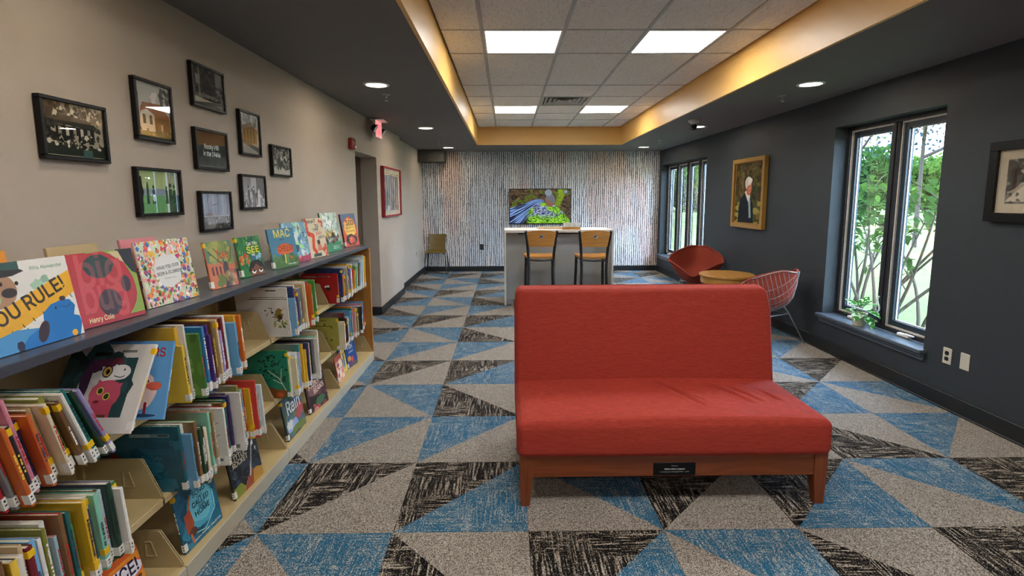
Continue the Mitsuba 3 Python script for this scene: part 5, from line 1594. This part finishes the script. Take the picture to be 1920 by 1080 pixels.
def art_hush(a):
    W, H = a.w, a.h
    a.fill('#242a33').scatter(50, 0, H * .2, W, H, .004, .03, ['#262d37', '#2e3a48', '#1d222a', '#33465a'], 3).scatter(26, 0, H * .3, W, H, .0008, .0016, ['#9fb0bd', '#d0d8dc'], 4)
    a.poly([(0, 0), (W * .45, 0), (W * .25, H * .22), (0, H * .20)], '#7d8a3a').poly([(W * .28, 0), (W, 0), (W, H * .18), (W * .8, H * .26), (W * .5, H * .20)], '#b98a3c').poly([(W * .30, 0), (W * .62, 0), (W * .72, H * .28), (W * .62, H * .30)], '#9a4a3a')
    a.line([(W * .58, H * .20), (W * .82, H * .78)], .012, '#b8b6b4').line([(W * .66, H * .40), (W * .80, H * .72)], .005, '#4a4a52').poly([(W * .78, H * .72), (W * .87, H * .72), (W * .87, H * .86)], '#c9c9ca').line([(W * .5, H * .2), (W * .30, H * .3)], .002, '#7a4a52').oval(W * .9, H * .62, .006, .012, '#a8a9ad')
    for s, y, w in (('HUSH,', .80, .42), ('LITTLE', .68, .46), ('ROCKET', .56, .52)):
        a.text(s, W * .10, H * y, .024, '#d8cdb8', width=W * w)


def art_rain(a):
    W, H = a.w, a.h
    a.fill('#48584f').scatter(40, 0, 0, W, H, .015, .04, ['#3f5a55', '#4a6a7d', '#5a6a48', '#3a4a45', '#6a7a55'], 3).blob(W * .4, H * .25, W * .3, H * .18, '#8fa5c9', random.Random(4)).blob(W * .8, H * .45, W * .22, H * .16, '#b5525a', random.Random(5)).blob(W * .2, H * .33, W * .14, H * .12, '#c9c9c4', random.Random(6)).blob(W * .6, H * .12, W * .5, H * .10, '#6a7d3f', random.Random(7)).blob(W * .75, H * .78, W * .2, H * .12, '#3a5a8a', random.Random(8))
    a.text('Rain', W * .16, H * .56, .075, '#dcdfe0', width=W * .74)


def art_beans(a):
    W, H = a.w, a.h
    a.fill('#4a2f34').scatter(36, 0, 0, W, H, .012, .03, ['#5a2f38', '#3c2a2c', '#6a3a42', '#3a3f35', '#7a3a40'], 3).blob(W * .6, H * .22, W * .34, H * .14, '#3f6a4a', random.Random(4)).blob(W * .22, H * .3, W * .2, H * .16, '#2f2524', random.Random(5)).blob(W * .86, H * .82, W * .14, H * .16, '#3a2426', random.Random(6)).blob(W * .4, H * .64, W * .34, H * .22, '#7d5a55', random.Random(8), .2)
    for s, x, y, h, w in (('VERY', .34, .82, .022, .36), ('FAIRY', .12, .66, .036, .60), ('BEANS', .34, .48, .036, .56)):
        a.text(s, W * x, H * y, h, '#e3c2b4', width=W * w, rot=.10)
    a.scatter(8, W * .1, 0, W * .5, H * .2, .012, .02, ['#a8484f', '#8c3a45', '#c9847c'], 9)


def art_pinkbook(a):
    W, H = a.w, a.h
    a.fill('#d8a59a').rect(0, H * .78, W, H, '#b5533f').scatter(20, 0, 0, W, H * .5, .008, .02, ['#c9692a', '#e6d8cc', '#b3453a', '#e3b08a'], 3).scatter(8, W * .2, H * .5, W * .9, H * .75, .010, .02, ['#efe6dc', '#8a5a52'], 4)


def art_yellowbook(a):
    W, H = a.w, a.h
    a.fill('#d8bd5c').rect(0, H * .84, W, H, '#26407d').blob(W * .35, H * .45, W * .14, H * .30, '#2a3348', random.Random(4)).blob(W * .65, H * .4, W * .12, H * .28, '#3a6a9a', random.Random(5)).scatter(8, 0, H * .6, W, H * .8, .01, .02, ['#b5952f', '#e3cf7a'], 3)


def art_fox(a):
    W, H = a.w, a.h
    a.fill('#274a8a').rect(0, 0, W, H * .16, '#5a5560').rect(0, H * .86, W, H * .97, '#7a93c4').text('FOX', W * .22, H * .66, .034, '#e3e6ea', width=W * .52).text('& RABBIT', W * .26, H * .52, .014, '#c3cbe0', width=W * .48)
    a.poly([(W * .08, H * .38), (W * .3, H * .44), (W * .42, H * .32), (W * .3, H * .16), (W * .1, H * .2)], '#c98a3c').blob(W * .55, H * .26, W * .12, H * .14, '#c94a4a', random.Random(4)).blob(W * .2, H * .14, W * .14, H * .08, '#5a3f7a', random.Random(5))


def art_nce(a):
    W, H = a.w, a.h
    a.fill('#d98a2a').rect(0, H * .90, W, H, '#c9541f').blob(W * .55, H * .62, W * .5, H * .24, '#cf5a26', random.Random(3), .08, 24).blob(W * .55, H * .62, W * .46, H * .21, '#dedbe6', random.Random(3), .06, 24)
    a.text('DANCE!', W * .14, H * .54, .046, '#211d3a', width=W * .80).blob(W * .90, H * .40, W * .05, H * .04, '#6a3a22', random.Random(5))


TOP = 1.0672
face_out('YOU RULE! picture book with a blue elephant on yellow and white, nearest on the countertop', 1.262, 1.540, -1.318, -1.306, TOP, .243, .012, 9, '#d9d5cf', art_rule, 1, white_label=False)
face_out('red big bug picture book with a giant ladybird, second on the countertop', 1.562, 1.800, -1.338, -1.300, TOP, .240, .012, 9, '#a32327', art_bug, 2, white_label=False)
face_out('picture book HAVE YOU EVER SEEN A FLOWER? with a flowery border', 1.878, 2.150, -1.342, -1.318, TOP, .252, .011, 9, '#e3c9b8', art_flower, 3, white_label=False)
face_out('picture book with a tree and orange houses, standing alone on the countertop', 2.276, 2.436, -1.335, -1.300, TOP, .218, .010, 9, '#b5603a', art_tree, 4, sticker=1)
face_out('green picture book Can You SEE ME with peeping eyes', 2.615, 2.808, -1.372, -1.345, TOP, .212, .014, 9, '#2f7a3c', art_see, 5, sticker=1)
face_out('blue MAC and CHEESE picture book with orange lettering', 2.930, 3.162, -1.352, -1.300, TOP, .236, .012, 9, '#3f6f85', art_mac, 6)
face_out('shiny pale blue picture book with a pink base, half behind the MAC book', 3.150, 3.440, -1.360, -1.330, TOP, .262, .012, 9, '#7fa8bd', art_shine, 7, white_label=False)
face_out('cream picture book with a large orange question mark', 3.475, 3.720, -1.350, -1.312, TOP, .276, .012, 9, '#c9b48f', art_question, 8)
face_out('glossy silver green tall picture book', 3.850, 4.140, -1.372, -1.345, TOP, .305, .012, 9, '#3f6a52', art_silver, 9, white_label=False)
face_out('fiery picture book numbered 100, last on the countertop', 4.310, 4.560, -1.372, -1.325, TOP, .283, .016, 9, '#5a2a26', art_hundred, 10)
for lab, y0, y1, x, h, c in (('orange picture book standing behind the YOU RULE! book', 1.235, 1.455, -1.395, .268, '#d98a26'), ('tan picture book standing behind the red big bug book', 1.585, 1.780, -1.395, .262, '#b09a70'), ('pink picture book standing behind the flower book', 1.890, 2.080, -1.398, .262, '#c97f86')):
    face_out(lab, y0, y1, x, x, TOP, h, .010, 9, c, None, 77, white_label=False)
face_out('blue picture book THE SONG THAT CALLED THEM HOME on the base shelf', 1.862, 2.098, -1.276, -1.264, ZBS, .249, .011, 9, '#1f5f7d', art_song, 11, sticker=1)
face_out('dark HUSH, LITTLE ROCKET picture book on the base shelf', 2.222, 2.466, -1.270, -1.258, ZBS, .246, .011, 9, '#1f242c', art_hush, 12, sticker=1)
face_out('green and blue picture book titled Rain on the base shelf', 2.800, 3.058, -1.268, -1.270, ZBS, .245, .012, 9, '#2a3f52', art_rain, 13, sticker=1)
face_out('dark red picture book with pink hand lettering beside the Rain book', 3.172, 3.420, -1.286, -1.256, ZBS, .222, .012, 9, '#3a2a2c', art_beans, 14)
face_out('pink and orange picture book, first on the base shelf beside the end panel', 3.745, 3.915, -1.288, -1.298, ZBS, .195, .010, 9, '#b5533f', art_pinkbook, 15)
face_out('yellow and navy picture book between the pink and the fox books', 3.930, 4.062, -1.322, -1.322, ZBS, .215, .010, 9, '#26407d', art_yellowbook, 16)
face_out('blue picture book titled FOX on the base shelf', 4.072, 4.245, -1.318, -1.290, ZBS, .225, .010, 9, '#274a8a', art_fox, 17)
face_out('orange picture book lettered DANCE! low in the bay nearest the viewer', 1.440, 1.684, -1.305, -1.295, ZBS, .178, .010, 12, '#c9692a', art_nce, 18, white_label=False)

# ------------------------------------------------------------------ outdoors
def grass_fn(p, n, uv):
    a = fbm(p.x * .5, p.y * .5, 1, 3)
    b = noise(p.x * 14, p.y * 14, 2)
    c = noise(p.x * 60, p.y * 60, 3)
    return mix(mix(lin('#334119'), lin('#5c632d'), .5 * a + .3 * b + .2 * c), lin('#6c7242'), smoothstep(.6, .8, a) * .4)


mat('lawn_grass', proc(grass_fn), .9)
tag(obj('lawn', box(XO + .02, 90, -30, 120, -.6, -.18), 'lawn_grass'), 'mown green lawn outside the windows', 'lawn')
labels['lawn']['kind'] = 'structure'
LEAF = {}
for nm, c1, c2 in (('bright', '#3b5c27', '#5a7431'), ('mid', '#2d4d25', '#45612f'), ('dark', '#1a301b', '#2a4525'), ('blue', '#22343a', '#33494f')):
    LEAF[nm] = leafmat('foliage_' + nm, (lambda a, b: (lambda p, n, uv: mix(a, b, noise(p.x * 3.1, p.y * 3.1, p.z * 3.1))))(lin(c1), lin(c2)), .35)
mat('bark', '#3d342c', .9)
mat('bark_grey', '#51493f', .9)
orng = np.random.default_rng(5)


def cards(P, size, asp=.6):
    """Two-triangle leaves at the points P, randomly turned."""
    n = len(P)
    a = orng.normal(size=(n, 3))
    a /= np.linalg.norm(a, axis=1, keepdims=True)
    b = np.cross(a, orng.normal(size=(n, 3)))
    b /= np.linalg.norm(b, axis=1, keepdims=True)
    s = (size * orng.uniform(.6, 1.3, n))[:, None]
    V = np.stack([P - a * s, P - b * s * asp + a * s * .1, P + a * s, P + b * s * asp + a * s * .1], 1).reshape(-1, 3)
    i = np.arange(n)[:, None] * 4
    return trimesh.Trimesh(V, np.vstack([i + [0, 1, 2], i + [0, 2, 3]]), process=False)


def crown(cx, cy, z0, z1, r, n, lumps=16):
    c = np.c_[orng.uniform(-1, 1, lumps) * r * .62, orng.uniform(-1, 1, lumps) * r * .62, orng.uniform(.15, .92, lumps)]
    c[:, 2] = z0 + c[:, 2] * (z1 - z0)
    q = orng.integers(0, lumps, n)
    d = orng.normal(size=(n, 3))
    d /= np.linalg.norm(d, axis=1, keepdims=True)
    rad = r * .45 * orng.uniform(.55, 1.08, (n, 1))
    return c[q] + [cx, cy, 0] + d * rad * [1, 1, min(1.2, (z1 - z0) / (2 * r))]


def tree(label, x, y, h, r, leafkind, n, size, z0=1.2, kind='tree', lean=(0, 0), group='trees across the lawn'):
    k = thing(kind, label, kind.replace('_', ' '), group)
    tr = spline([(x, y, -.2), (x + lean[0] * .3, y + lean[1] * .3, h * .35), (x + lean[0], y + lean[1], h * .8)], 8)
    obj('trunk', tube(tr, np.linspace(.035 * h * .6, .01 * h, 8) * (.45 if kind != 'tree' else 1), 8), 'bark', k, smooth=True)
    b = []
    for i in range(9):
        z = orng.uniform(z0, h * .7)
        a = orng.uniform(0, 2 * PI)
        c = np.array([x + lean[0] * z / h, y + lean[1] * z / h, z])
        e = c + [math.cos(a) * r * .8, math.sin(a) * r * .8, h * .18]
        obj('branch', tube(spline([c, (c + e) / 2 + [0, 0, -.1], e], 5), np.linspace(.008 * h, .002 * h, 5), 5), 'bark', k, smooth=True)
    f = obj('foliage', cards(crown(x + lean[0], y + lean[1], z0, h, r, n), size), 'foliage_' + leafkind, k)
    labels[f] = {'kind': 'stuff'}
    return k


TR = [('broad bright green tree straight across the lawn', 13.0, 30, 9, 3.2, 'bright'), ('mid green tree beyond the far window', 17.5, 40, 11, 4.0, 'bright'), ('tall bright green tree left of the others', 7.5, 36, 10, 3.6, 'bright'),
      ('dark green tree behind the lawn', 26, 46, 11, 4.2, 'mid'), ('mid green tree farther to the right', 22.5, 33, 4.9, 2.6, 'mid'),
      ('pale green spreading tree right of the lawn', 31, 36, 4.3, 2.6, 'bright'), ('mid green tree at the far right of the lawn', 41, 42, 5.0, 3.2, 'mid')]
for t in TR:
    tree(t[0], t[1], t[2], t[3], t[4], t[5], 5200, .20, .4)
tree('blue green evergreen with spreading boughs above the shrub', 13.5, 16.6, 7.4, 2.5, 'blue', 3200, .065, 2.5, 'evergreen_tree', group=None)
tree('thin young tree with bare twigs beyond the shrub', 9.6, 14.0, 5.4, 1.2, 'mid', 130, .07, 2.6, 'young_tree', group=None)
for i, (x, y) in enumerate(((11, 52), (22, 62), (34, 58), (47, 54), (58, 46), (-1, 50))):
    k = thing('hedge', f'dark hedge mass behind the lawn trees, {["left", "centre left", "centre", "centre right", "right", "far left"][i]}', 'hedge', 'hedge behind the lawn')
    for sx in (-2.0, 0.0, 2.0):
        obj('trunk', tube(spline([(x + sx, y, -.25), (x + sx * 1.05, y + .1, 1.0), (x + sx * 1.1, y, 2.6)], 6), np.linspace(.09, .05, 6), 7), 'bark', k, smooth=True)
    f = obj('foliage', cards(crown(x, y, -.2, 5.0, 5.2, 4200, 22), .26), 'foliage_mid', k)
    labels[f] = {'kind': 'stuff'}

# the shrub close to the near window: leaning stems, big leaves towards the top
k = thing('shrub', 'leafy shrub with crossing bare stems just outside the near window', 'shrub')
sr = random.Random(8)
tips = []
for i in range(15):
    bx, by = 4.55 + sr.uniform(-.3, .5), 6.10 + sr.uniform(-.5, .6)
    ex, ey, ez = bx + sr.uniform(-.5, .9), by + sr.uniform(-1.6, 1.3), sr.uniform(1.10, 1.72)
    p = spline([(bx, by, -.2), (bx * .6 + ex * .4 + sr.uniform(-.12, .12), by * .6 + ey * .4 + sr.uniform(-.15, .15), .55), (ex, ey, ez)], 10)
    obj('stem', tube(p, np.linspace(.022, .007, 10), 7), 'bark_grey', k, smooth=True)
    for j in range(4):
        q = p[sr.randint(4, 9)]
        e = q + np.array([sr.uniform(-.35, .35), sr.uniform(-.45, .45), sr.uniform(.08, .30)])
        obj('twig', tube(spline([q, (q + e) / 2 + [0, 0, .03], e], 5), np.linspace(.007, .003, 5), 5), 'bark_grey', k, smooth=True)
        tips.append((q, e))
many = []
for i in range(760):
    q, e = sr.choice(tips)
    b = q + (e - q) * sr.uniform(.2, 1.05)
    b = b + np.array([sr.uniform(-.10, .10), sr.uniform(-.10, .10), sr.uniform(-.05, .10)])
    if b[2] < .85 and sr.random() < .8:
        continue
    d = (sr.uniform(-1, 1), sr.uniform(-1, 1), sr.uniform(-.5, .5))
    m = leaf(b, d, (sr.uniform(-.3, .3), sr.uniform(-.3, .3), 1), sr.uniform(.10, .17), sr.uniform(.055, .085), .15, .4, 5)
    if len(many) < 280 and i < 330:
        many.append(1)
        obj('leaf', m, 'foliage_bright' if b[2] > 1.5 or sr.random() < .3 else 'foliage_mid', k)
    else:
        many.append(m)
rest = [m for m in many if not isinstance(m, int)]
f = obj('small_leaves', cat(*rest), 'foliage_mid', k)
labels[f] = {'kind': 'stuff'}
# strip of outer wall seen past the window frames
struct(obj('wall_outer', cat(box(XO, XO + .02, YB, W1[0], -.2, 3.0), box(XO, XO + .02, W1[1], W2[0], -.2, 3.0), box(XO, XO + .02, W2[1], YF + .1, -.2, 3.0)), 'wall_taupe'), 'outer face of the window wall')
# roof slab that keeps daylight out of the ceiling void
struct(obj('roof', box(-3.5, XO + .4, YB - .2, YF + .2, 2.95, 3.10), 'soffit_dark'), 'roof slab above the ceilings')
